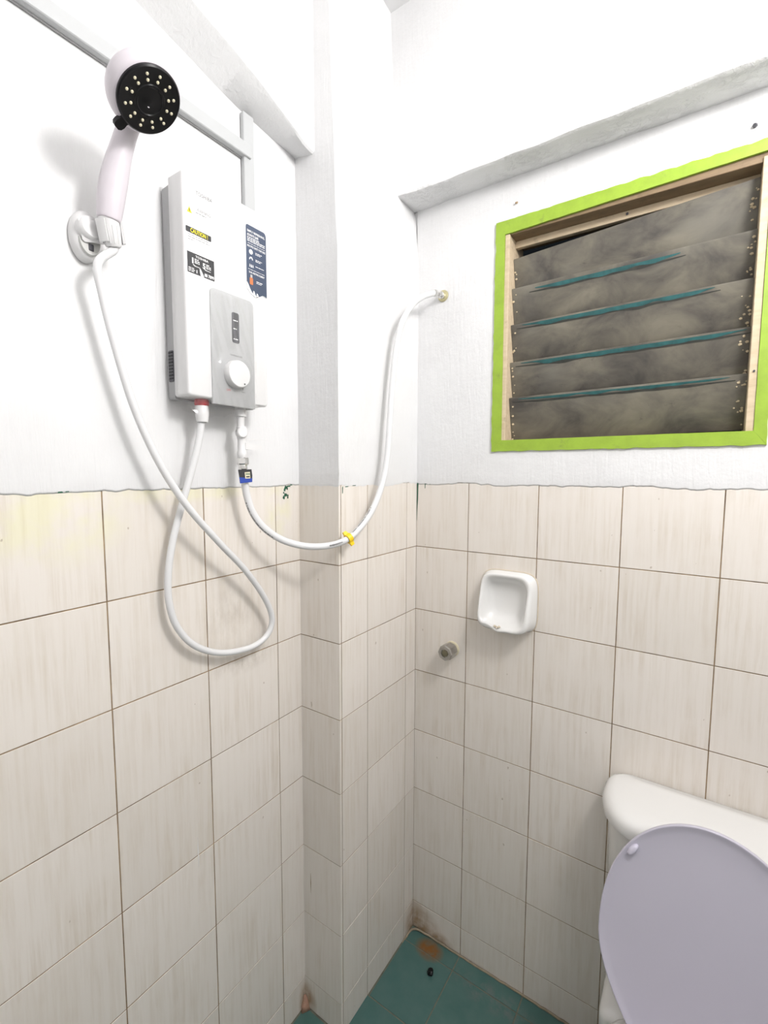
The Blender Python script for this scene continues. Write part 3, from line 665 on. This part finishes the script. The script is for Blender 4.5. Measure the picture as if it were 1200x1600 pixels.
# ------------------------------------------------------------------ shut-off valve below the heater
vx, vy = ix, iy
vb = thing('shutoff_valve', (vx, vy, 1.535), 'white plastic shut-off valve with lever hanging under water heater', 'valve')
G().lathe((vx, vy, 1.6402), (0, 0, -1), [(0.0078, 0), (0.0078, 0.022)], 20).make('threaded_neck', M_WHITEPL, vb, sharp=40)
g = G().lathe((vx, vy+0.002, 1.620), (0, 0, -1), [(0.0085, 0), (0.0105, 0.002), (0.0112, 0.012), (0.0105, 0.024), (0.0088, 0.030), (0.0092, 0.052), (0.0105, 0.055), (0.0105, 0.068), (0.009, 0.070)], 24)
g.lathe((vx-0.006, vy+0.002, 1.606), (1, -0.35, 0), [(0.010, 0), (0.0115, 0.004), (0.0115, 0.018), (0.0095, 0.020)], 20)
g.make('body', M_WHITEPL, vb, sharp=40)
lv = []
for t in range(9):
    s = t/8; y = vy+0.004+0.045*s; ww = 0.0058*(1-0.25*s)
    lv.append([Vector((vx+0.004-ww, y, 1.585-0.005*s)), Vector((vx+0.004+ww, y, 1.585-0.005*s)), Vector((vx+0.004+ww, y, 1.571-0.003*s+0.006*s*s)), Vector((vx+0.004-ww, y, 1.571-0.003*s+0.006*s*s))])
G().rings(lv).make('lever', M_WHITEPL, vb, sharp=40)
G().box((vx+0.002, vy+0.006, 1.5925), (vx+0.004, vy+0.078, 1.594)).make('seam_tail', M_WHITEPL, vb)

# ------------------------------------------------------------------ inlet hose
IH = [(-0.0882, -0.5915, 1.551), (-0.0882, -0.5905, 1.530), (-0.0882, -0.5875, 1.503), (-0.0882, -0.5818, 1.4705), (-0.0832, -0.5712, 1.4335), (-0.0732, -0.55, 1.3996), (-0.0582, -0.511, 1.3688), (-0.0332, -0.4645, 1.3503), (-0.0029, -0.42, 1.3473), (0.0276, -0.385, 1.3595), (0.035, -0.3387, 1.385), (0.04, -0.2913, 1.4283), (0.04, -0.2483, 1.491), (0.04, -0.2248, 1.5614), (0.038, -0.2102, 1.6546), (0.036, -0.1956, 1.7569), (0.037, -0.1792, 1.8516), (0.045, -0.1638, 1.9205), (0.0482, -0.12, 1.9771), (0.0622, -0.085, 2.0086), (0.080, -0.050, 2.026)]
ih = thing('inlet_hose', IH[8], 'white braided supply hose curving from shut-off valve to wall outlet beside window', 'hose')
ihp = spline(IH, 10)
hs = G().tube(ihp, 0.0080, 16).make('tube', M_HOSE, ih, smooth=True)
def hexnut(g_, c, d, r, l): return g_.lathe(c, d, [(r*0.9, 0), (r, l*0.12), (r, l*0.88), (r*0.9, l)], 6)
hexnut(G(), (IH[0][0], IH[0][1], 1.5535), (0, 0, -1), 0.0125, 0.015).make('nut', M_CHROME, ih)
G().lathe((IH[0][0], -0.5912, 1.5385), (0, 0.05, -1), [(0.0092, 0), (0.0098, 0.002), (0.0092, 0.005), (0.0098, 0.008), (0.009, 0.011)], 20).make('ferrule', M_CHROME, ih, sharp=40)
# folded paper tag round the hose
tg0 = Vector((-0.0770, -0.5965, 1.5275))
def tg(u, v, h): return tg0 + Vector((h*0.6+u*0.25, u, -v)) + Vector((h*0.6, -h*0.3, 0))
tp = G().prism([(-0.0135, 0), (0.0155, -0.001), (0.0170, 0.012), (0.0165, 0.0265), (-0.010, 0.029), (-0.0115, 0.014)], tg, -0.0006, 0.0006).make('paper_tag', M_INK, ih)
G().prism([(-0.0115, 0.016), (0.0168, 0.0185), (0.0163, 0.0263), (-0.0098, 0.0288)], tg, 0.0006, 0.0009).make('tag_print', M_BLUE, tp)
G().prism([(0.000, 0.0055), (0.0115, 0.0045), (0.0122, 0.0185), (0.001, 0.019)], tg, 0.0009, 0.0012).make('tag_label', M_NOZZLE, tp)
for q in range(4): G().prism([(0.0022+q*0.0024, 0.0075), (0.0036+q*0.0024, 0.0075), (0.0038+q*0.0024, 0.0110), (0.0024+q*0.0024, 0.0110)], tg, 0.0012, 0.0014).make('tag_mark', M_DKGREEN, tp)
G().prism([(0.003, 0.0140), (0.0105, 0.0135), (0.0106, 0.0162), (0.0032, 0.0166)], tg, 0.0012, 0.0014).make('tag_mark', M_INK, tp)
# printed lettering running along the hose
def hose_print(i0, i1, ang):
    gg = G()
    for i in range(i0, i1, 1):
        p, q = ihp[i], ihp[i+1]; T = (q-p).normalized(); n = (CAM-p); n = (n - T*n.dot(T)).normalized(); s = T.cross(n)
        d = (n*math.cos(ang)+s*math.sin(ang)); e = (-n*math.sin(ang)+s*math.cos(ang))
        for k in range(3):
            if random.random() < 0.2: continue
            c = p + (q-p)*(k/3+0.05); ln = (q-p).length*0.2; hh = random.uniform(0.0011, 0.0020); c = c + d*0.0081
            gg.add([c-e*hh, c+T*ln-e*hh, c+T*ln+e*hh, c+e*hh], [(0, 1, 2, 3)])
    return tag(gg.make('hose_lettering', M_INK, hs), 'grey printed hose lettering', kind='stuff')
hose_print(33, 56, 0.75); hose_print(81, 88, 0.1); hose_print(95, 110, -0.75)
fd = Vector((0.0, 1, 0.12)).normalized(); fc = Vector((0.083, -0.030, 2.0295))
hexnut(G(), Vector(IH[-1]) - (Vector(IH[-1])-fc).normalized()*-0.002, fc-Vector(IH[-1]), 0.0095, 0.013).make('nut', M_CHROME, ih)
tag(ih, None, None)
io = thing('wall_outlet', (0.084, -0.002, 2.031), 'chrome wall outlet with yellowed collar above tile corner', 'pipe fitting')
G().lathe((0.084, -0.002, 2.032), (0, -1, 0), [(0.0165, 0), (0.0150, 0.004), (0.011, 0.006)], 20).make('collar', M_BRASS, io, sharp=40)
G().lathe((0.084, -0.006, 2.031), (-0.03, -1, -0.05), [(0.0082, 0), (0.0100, 0.002), (0.0100, 0.012), (0.007, 0.014), (0.007, 0.024)], 18).make('spigot', M_CHROME, io, sharp=40)
# yellow clip
ycp = ihp[92]; T = (ihp[94]-ihp[90]).normalized(); A = (CAM-ycp); A = (A-T*A.dot(T)).normalized(); B = T.cross(A)
yc = thing('hose_clip', ycp, 'yellow plastic clip clamped on the white supply hose', 'clip')
rg = []
for k in range(33):
    a = R_(-150 + 300*k/32); d = A*math.cos(a)+B*math.sin(a)
    rg.append([ycp+d*0.0083-T*0.006, ycp+d*0.0116-T*0.006, ycp+d*0.0116+T*0.006, ycp+d*0.0083+T*0.006])
G().rings(rg).make('ring', M_YELLOW, yc, sharp=40)
for a0, sgn in ((92, 1), (-92, -1)):
    d = A*math.cos(R_(a0))+B*math.sin(R_(a0))
    e = -A
    tb = [[ycp + d*(0.0100+0.0095*s) + T*(0.0062*(1-0.35*s)*x) + A*(0.003*y - 0.002*s) for x, y in ((-1, -1), (1, -1), (1, 1), (-1, 1))] for s in (0, 0.4, 0.8, 1.0)]
    G().rings(tb).make('ear', M_YELLOW, yc, sharp=50)

# ------------------------------------------------------------------ shower head, holder and hose
n_az, n_el = R_(16.46), R_(-54.27)
HN = Vector((math.cos(n_el)*math.cos(n_az), math.cos(n_el)*math.sin(n_az), math.sin(n_el)))
HC = Vector((0.0368, -0.8454, 2.0609)); HR = 0.0459; HS = HR/0.0485
HB = [Vector(p) for p in ((-0.0812, -0.8476, 1.9), (-0.0782, -0.8529, 1.9236), (-0.0702, -0.8499, 1.9662), (-0.0582, -0.8451, 2.0078), (-0.0432, -0.8402, 2.0427), (-0.0200, -0.8410, 2.0630))]
sh = thing('hand_shower', HB[1], 'lilac white hand shower with black spray face parked in wall holder', 'shower head')
g = G().lathe(HC, -HN, [(a*HS, b*HS) for a, b in [(0.047, 0.000), (0.0520, 0.003), (0.0550, 0.009), (0.0560, 0.017), (0.0535, 0.026), (0.045, 0.035), (0.028, 0.041), (0.008, 0.043)]], 40)
hpth = spline(HB[1:] + [HC - HN*0.017], 8)
nn = len(hpth); rad = []
for i in range(nn):
    t = i/(nn-1); rad.append([0.0175, 0.0200, 0.0205, 0.0190, 0.0170, 0.0160, 0.0165, 0.019, 0.022][min(8, int(t*8))]*(1-(t*8) % 1) + [0.0175, 0.0200, 0.0205, 0.0190, 0.0170, 0.0160, 0.0165, 0.019, 0.022][min(8, int(t*8)+1)]*((t*8) % 1))
g.tube(hpth, rad, 20)
body = g.make('body', M_LILAC, sh, smooth=True)
rm = body.modifiers.new('fuse', 'REMESH'); rm.mode = 'VOXEL'; rm.voxel_size = 0.0017; rm.use_smooth_shade = True
smd = body.modifiers.new('soften', 'SMOOTH'); smd.factor = 0.5; smd.iterations = 14
face = G().lathe(HC - HN*0.004, HN, [(a*HS, b) for a, b in [(0.047, 0), (0.0485, 0.003), (0.0485, 0.006), (0.0465, 0.0078), (0.044, 0.0072), (0.0235, 0.0066), (0.0225, 0.0080), (0.0195, 0.0080), (0.0185, 0.0066), (0.006, 0.0062), (0.004, 0.0068), (0.001, 0.0069)]], 56).make('spray_face', M_BLACK, sh, sharp=30)
fa = Vector((0, 0, 1)) - HN*HN.z; fa.normalize(); fb = HN.cross(fa)
for k in range(12):
    a = R_(15+30*k)
    for r in (0.0275, 0.0352):
        d = fa*math.cos(a) + fb*math.sin(a)
        G().lathe(HC - HN*0.004 + d*r + HN*0.0064, HN, [(0.0021, 0), (0.0021, 0.0012), (0.0014, 0.0022)], 10).make('nozzle', M_NOZZLE, face)
# selector tab at the lower left of the face
rv = Vector(r2); lft = -(rv - HN*rv.dot(HN)).normalized(); dn = (Vector((0, 0, -1)) + HN*HN.z).normalized()
td = (lft*0.78 + dn*0.62).normalized(); ts = HN.cross(td)
tb = [[HC + HN*(-0.002+zz*0.0035) + td*(HR-0.008+0.024*s) + ts*(x*wd) for x, zz in ((-1, -1), (1, -1), (1, 0.8), (-1, 0.8))] for s, wd in ((0, 0.010), (0.4, 0.0066), (0.65, 0.0078), (0.88, 0.0068), (1.0, 0.0035))]
G().rings(tb).make('selector_tab', M_BLACK, sh, sharp=40)
ax = (HB[1]-HB[0]).normalized()
cone = G().lathe(HB[1]+ax*0.004, -ax, [(0.0150, 0), (0.0148, 0.010), (0.0135, 0.022), (0.0120, 0.040), (0.0105, 0.042)], 28).make('connector', M_WHITEPL, sh, sharp=35)
for k in range(12):
    a = 2*math.pi*k/12; o1 = ax.orthogonal().normalized(); o2 = ax.cross(o1); d = o1*math.cos(a)+o2*math.sin(a)
    G().tube([HB[1]-ax*0.008+d*0.0146, HB[1]-ax*0.034+d*0.0122], 0.0009, 5).make('grip_rib', M_WHITEPL, cone)
# holder
hd = thing('shower_holder', (D+0.002, -0.8698, 1.865), 'white plastic wall bracket cradling the hand shower', 'bracket')
def oval(cx, cz, ry, rz, x, n=36, up=0.0): return [Vector((x, cx+ry*math.cos(2*math.pi*k/n), cz+rz*math.sin(2*math.pi*k/n)*(1+up*math.sin(2*math.pi*k/n)))) for k in range(n)]
pc = (-0.8690, 1.9045)
pt = G().rings([oval(*pc, 0.0225, 0.0395, D+0.002), oval(*pc, 0.0228, 0.0400, D+0.008), oval(*pc, 0.0215, 0.0385, D+0.015), oval(*pc, 0.0185, 0.0350, D+0.021), oval(*pc, 0.012, 0.0265, D+0.0245), oval(*pc, 0.004, 0.010, D+0.0255)]).make('wall_plate', M_WHITEPL, hd, sharp=60)
rc = G().rings([[Vector((D+0.0205+(1.9-v)*0.08, u, v)) for u, v in [(pc[0]+0.0165*math.cos(R_(a)), 1.896+0.0255*math.sin(R_(a))) for a in range(180, 361, 15)]], [Vector((D+0.0255+(1.9-v)*0.02, u, v)) for u, v in [(pc[0]+0.0155*math.cos(R_(a)), 1.896+0.0235*math.sin(R_(a))) for a in range(180, 361, 15)]]]).make('screw_cover', simple('pale_grey_plastic', (0.52, 0.52, 0.50), 0.4), hd, sharp=40)
G().box((D+0.0235, -0.872, 1.8785), (D+0.0272, -0.864, 1.8895), 0.001, 1).make('screw_slot', M_DARK, rc)
# swivel knuckle and arm
kn2 = G().lathe((D+0.020, -0.8690, 1.9115), (1, 0, 0.05), [(0.0195, 0), (0.0195, 0.008), (0.0180, 0.014), (0.0150, 0.017)], 32).make('swivel', M_WHITEPL, hd, sharp=40)
ctr = HB[0].lerp(HB[1], 0.35)
o1 = Vector((1, 0, 0)) - ax*ax.x; o1.normalize(); o2 = ax.cross(o1)
cl = []
for k in range(29):
    a = R_(48 + 264*k/28); d = o1*math.cos(a) + o2*math.sin(a)
    cl.append([ctr + d*0.0147 - ax*0.016, ctr + d*0.0190 - ax*0.016, ctr + d*0.0195 + ax*0.016, ctr + d*0.0158 + ax*0.016])
G().rings(cl).make('clip', M_WHITEPL, hd, sharp=40)
arm = []
for s in range(7):
    t = s/6; c = Vector((D+0.030, -0.8690, 1.9085)).lerp(ctr - o1*0.0165, t); hh = 0.0175 - 0.002*t; ww = 0.0165 - 0.003*t
    arm.append([c + o2*(u*ww) + ax*(v*hh) for u, v in ((-1, -.8), (-.8, -1), (.8, -1), (1, -.8), (1, .8), (.8, 1), (-.8, 1), (-1, .8))])
G().rings(arm).make('arm', M_WHITEPL, hd, sharp=40)
SH = [(HB[0]-ax*0.002), (HB[0]-ax*0.016), (-0.0832, -0.8703, 1.8526), (-0.0862, -0.8642, 1.8079), (-0.0882, -0.8468, 1.7315), (-0.0882, -0.8183, 1.6299), (-0.0832, -0.7799, 1.5367), (-0.0772, -0.7332, 1.4587), (-0.0782, -0.6668, 1.3831), (-0.0862, -0.5897, 1.305), (-0.0952, -0.5291, 1.2266), (-0.1002, -0.5062, 1.1724), (-0.1032, -0.5223, 1.1358), (-0.1052, -0.5701, 1.1225), (-0.1072, -0.6456, 1.1348), (-0.1072, -0.7058, 1.1694), (-0.1082, -0.7426, 1.2183), (-0.1082, -0.7578, 1.2732), (-0.1082, -0.757, 1.3295), (-0.1072, -0.7461, 1.3902), (-0.1052, -0.7261, 1.4571), (-0.0992, -0.7054, 1.528), (-0.0932, -0.6930, 1.5822), (-0.0890, -0.6880, 1.622)]
sho = thing('shower_hose', (-0.1052, -0.5701, 1.115), 'smooth white shower hose looping down from hand shower to water heater', 'hose')
shp = spline(SH, 10)
G().tube(shp, 0.0067, 16).make('tube', M_HOSE, sho, smooth=True)
G().lathe((ox, oy, z0-0.0122), (0, 0.0, -1), [(0.0125, 0), (0.0135, 0.002), (0.0128, 0.018), (0.0105, 0.031), (0.0085, 0.0315)], 28).make('coupling', M_WHITEPL, sho, sharp=40)
G().lathe((ox-0.0003, oy-0.0004, z0-0.0435), (0, 0.03, -1), [(0.0088, 0), (0.0088, 0.0012)], 24).make('washer', M_GREYPL, sho)

# ------------------------------------------------------------------ soap dish
sd = thing('soap_dish', (0.30, -0.002, 1.10), 'white ceramic wall soap dish with chipped lip', 'soap dish')
scx, scz = 0.302, 1.1675
def sq(rx, rz, n=64, p=5.0):
    out = []
    for k in range(n):
        a = 2*math.pi*k/n; c, s = math.cos(a), math.sin(a)
        r = (abs(c)**p + abs(s)**p)**(-1/p); out.append((r*c*rx, r*s*rz))
    return out
def dish_ring(rx, rz, yt, yb, dx=0, dz=0, p=5.0, chip=0.0):
    out = []
    for x, z in sq(rx*1.06, rz*1.08, 64, p):
        t = min(1, max(0, 0.5 - z/(2*rz))); t = t*t*(3-2*t)*0.75 + t*0.25
        y = yt + (yb-yt)*t; zz = z
        if chip and z < 0: zz += chip*1.6*math.exp(-((x+0.040)/0.020)**2) - 0.7*chip*math.exp(-((x+0.008)/0.012)**2)
        out.append(Vector((scx+dx+x, y, scz+dz+zz)))
    return out
ringsd = [dish_ring(0.0745, 0.0765, -0.0005, -0.0005), dish_ring(0.0745, 0.0765, -0.007, -0.009), dish_ring(0.0715, 0.0735, -0.013, -0.022, dx=-.001), dish_ring(0.069, 0.072, -0.020, -0.044, dx=-.002), dish_ring(0.067, 0.071, -0.0245, -0.054, dx=-.003, chip=0.004), dish_ring(0.0635, 0.0675, -0.0265, -0.0570, dx=-.004, chip=0.007),
          dish_ring(0.0600, 0.0635, -0.0255, -0.0555, dx=-.004, p=4.5, chip=0.006), dish_ring(0.0575, 0.0605, -0.0215, -0.0500, dx=-.004, p=4.2), dish_ring(0.054, 0.055, -0.012, -0.034, dx=-.004, p=3.8), dish_ring(0.047, 0.046, -0.006, -0.016, dx=-.004, p=3.4), dish_ring(0.034, 0.032, -0.004, -0.008, dx=-.003, p=3), dish_ring(0.012, 0.011, -0.0035, -0.0045, dx=-.003, p=2.4)]
G().rings(ringsd).make('dish', M_CERAMIC, sd, smooth=True)
tag(G().rings([dish_ring(0.0765, 0.0785, 0.0, 0.0), dish_ring(0.0755, 0.0775, -0.002, -0.002)]).make('bedding_mortar', simple('cream_bedding', (0.62, 0.54, 0.42), 0.8, noise_amt=0.2), sd), 'thin cream bedding line')
cp = G()
for u in (-0.016, -0.010, -0.004): cp.lathe((scx-0.004+u, -0.0555, scz-0.0655+abs(u+.010)*.5), (0, -1, 0.3), [(0.0035, -0.004), (0.0030, 0.002)], 6)
tag(cp.make('chip', simple('bare_biscuit', (0.66, 0.58, 0.46), 0.9, noise_amt=0.2), sd), 'broken unglazed edge')

# ------------------------------------------------------------------ capped pipe stub
st = thing('capped_pipe', (0.133, -0.001, 0.975), 'chrome capped pipe stub on tiles left of soap dish', 'pipe fitting')
sdir = Vector((-0.02, -1, 0.0)).normalized(); sb = Vector((0.1300, 0.0, 0.9900))
G().lathe(sb, sdir, [(0.0235, -0.001), (0.0225, 0.003), (0.0185, 0.004)], 18).make('mortar_ring', M_NOZZLE, st, sharp=40)
G().lathe(sb, sdir, [(0.0180, 0.001), (0.0180, 0.020)], 20).make('neck', M_OLDCHROME, st, sharp=40)
G().lathe(sb, sdir, [(0.0210, 0.010), (0.0235, 0.013), (0.0235, 0.046), (0.0215, 0.0495), (0.0125, 0.0495), (0.0120, 0.0455), (0.002, 0.0455)], 8).make('octagonal_cap', M_OLDCHROME, st)
G().lathe(sb, sdir, [(0.0100, 0.0455), (0.0100, 0.0475), (0.008, 0.0485), (0.001, 0.0485)], 20).make('cap_disc', M_OLDBRASS, st, sharp=40)

# ------------------------------------------------------------------ black plug on the floor
g = G().lathe((0.1222, -0.1029, 0.0005), (0.15, 0.1, 1), [(0.0085, 0), (0.0098, 0.003), (0.0092, 0.008), (0.0075, 0.010), (0.0082, 0.013), (0.006, 0.015)], 9)
g.v = [v + Vector((noise.noise(v*260), noise.noise(v*260+Vector((4, 1, 0))), 0))*0.0022 for v in g.v]
b = g.make('rubber_plug', M_BLACK, None, base=(0.1222, -0.1029, 0.0)); tag(b, 'small crumpled black plug lying on teal floor tile', 'plug')

# ------------------------------------------------------------------ toilet
TX = 0.780
to = thing('toilet', (TX, -0.36, 0.0), 'white close-coupled toilet with raised lavender lid below window', 'toilet')
def tank_outline(hw, yb, yf, rb, n=10):
    """plan outline: nearly square back, bowed front with big rounded corners (x, y)"""
    out = []
    for k in range(n+1): a = R_(90 + 90*k/n); out.append((TX-hw+rb+rb*math.cos(a), yb-rb+rb*math.sin(a)))
    ry = 0.115; rx = 0.085
    for k in range(n+1): a = R_(180 + 78*k/n); out.append((TX-hw+rx+rx*math.cos(a), yf+0.012+ry+ry*math.sin(a)))
    xl, yl = out[-1]; m = 8
    for k in range(1, m): s = k/m; out.append((xl+(2*(TX-xl))*s, yl - 0.012*4*s*(1-s)))
    L = out[:2*(n+1)]
    return out + [(2*TX-x, y) for x, y in reversed(L)]
def tr(z, hw, yb, yf, rb=0.035): return [Vector((x, y, z)) for x, y in tank_outline(hw, yb, yf, rb)]
tank = G().rings([tr(0.395, 0.178, -0.010, -0.165), tr(0.41, 0.185, -0.008, -0.172), tr(0.60, 0.193, -0.006, -0.180), tr(0.738, 0.1975, -0.005, -0.184)]).make('tank', M_CERAMIC, to, sharp=50)
G().rings([tr(0.735, 0.204, -0.004, -0.188), tr(0.7375, 0.2085, -0.003, -0.194), tr(0.757, 0.2095, -0.002, -0.196), tr(0.768, 0.2035, -0.002, -0.192), tr(0.775, 0.198, -0.003, -0.185), tr(0.7795, 0.186, -0.006, -0.170), [Vector((TX+(v.x-TX)*0.75, -0.09+(v.y+0.09)*0.7, 0.7810)) for v in tr(0.78, 0.186, -0.006, -0.170)]]).make('tank_lid', M_CERAMIC, to, sharp=60)
# raised seat lid leaning against the tank
hz, hy = 0.425, -0.292; tz, ty = 0.844, -0.213
LU = Vector((0, ty-hy, tz-hz)); LL = LU.length; LU.normalize(); LN = Vector((0, -LU.z, LU.y))
def lidp(u, v, h): return Vector((TX+u, hy, hz)) + LU*v + LN*h
def lid_out(ins=0.0, n=48, hw=0.1815):
    pts = []
    for k in range(n+1):
        v = -0.002 + (LL+0.002)*(1-math.cos(math.pi*k/n))/2; t = (v+0.002)/(LL+0.002)
        vm = 0.40
        if t < vm: wd = hw*(0.62 + 0.38*math.sin(math.pi/2*t/vm)**0.95)
        else: wd = hw*math.sqrt(max(0, 1-((t-vm)/(1-vm))**2.25))
        pts.append((wd, v))
    L = [(-a, b_) for a, b_ in pts]; out = L[:-1] + [(a, b_) for a, b_ in reversed(pts)]
    if ins:
        cvx, cvy = 0, LL*0.45; out = [(u*(1-ins/hw), cvy+(v-cvy)*(1-ins/(LL/2))) for u, v in out]
    return out
lr = [[lidp(u, v, h) for u, v in lid_out(i_)] for i_, h in ((0.004, -0.011), (0.001, -0.009), (0.0, -0.005), (0.0, 0.0005), (0.0008, 0.0018), (0.0028, 0.0015), (0.007, -0.001), (0.016, -0.0032), (0.05, -0.0045), (0.10, -0.0045))]
seatlid = G().rings(lr).make('seat_lid', M_LID, to, sharp=70)
for u, v in ((-0.1285, 0.337), (0.1285, 0.337)):
    dd = LU if u < 0 else LU; q = Vector((0.55 if u < 0 else -0.55, 0)).x
    dv = (Vector((1, 0, 0))*q + LU*0.84).normalized(); sdv = LN.cross(dv); cc = lidp(u, v, -0.0045)
    G().rings([[cc + dv*(a*ll) + sdv*(b_*ww) + LN*h for a, b_ in [(math.cos(2*math.pi*k/16), math.sin(2*math.pi*k/16)) for k in range(16)]] for h, ll, ww in ((0, 0.0150, 0.0068), (0.007, 0.0145, 0.0062), (0.0105, 0.0125, 0.0048), (0.0115, 0.008, 0.0025))]).make('bumper', M_CLEARPL, seatlid, sharp=60)
for u in (-0.075, 0.075):
    G().tube([lidp(u-0.018, -0.006, -0.004), lidp(u+0.018, -0.006, -0.004)], 0.0105, 16).make('hinge', M_LID, seatlid, sharp=50)
# seat and bowl
def egg(z, hw, yb, yf, n=40):
    out = []
    for k in range(n):
        a = 2*math.pi*k/n; c, s = math.cos(a), math.sin(a); yc = yb-0.185
        yy = yc + (s*(yb-yc) if s > 0 else s*(yc-yf)); pw_ = 0.80 if s > 0 else 1.0
        out.append(Vector((TX + hw*math.copysign(abs(c)**pw_, c), yy, z)))
    return out
def ring_solid(prof): return G().rings(prof, True, False, False)
seat_prof = [egg(0.403, 0.180, -0.285, -0.700), egg(0.412, 0.183, -0.282, -0.704), egg(0.420, 0.178, -0.286, -0.699), egg(0.422, 0.160, -0.305, -0.680), egg(0.418, 0.125, -0.345, -0.640), egg(0.406, 0.118, -0.352, -0.632), egg(0.403, 0.122, -0.348, -0.637), egg(0.403, 0.180, -0.285, -0.700)]
ring_solid(seat_prof).make('seat', M_LID, to, sharp=60)
bowl_prof = [egg(0.0, 0.105, -0.20, -0.52), egg(0.02, 0.105, -0.20, -0.52), egg(0.12, 0.095, -0.19, -0.50), egg(0.22, 0.115, -0.19, -0.55), egg(0.32, 0.160, -0.20, -0.65), egg(0.375, 0.180, -0.205, -0.692), egg(0.395, 0.182, -0.205, -0.695), egg(0.401, 0.176, -0.212, -0.688), egg(0.401, 0.128, -0.335, -0.640), egg(0.37, 0.122, -0.345, -0.630), egg(0.28, 0.085, -0.37, -0.56), egg(0.22, 0.045, -0.39, -0.48), egg(0.215, 0.01, -0.40, -0.42)]
G().rings(bowl_prof).make('bowl', M_CERAMIC, to, sharp=60)
G().box((TX-0.175, -0.265, 0.33), (TX+0.175, -0.012, 0.398), 0.02, 3).make('shelf', M_CERAMIC, to, sharp=50)
G().box((TX-0.09, -0.26, 0.0), (TX+0.09, -0.02, 0.34), 0.03, 3).make('pedestal', M_CERAMIC, to, sharp=50)
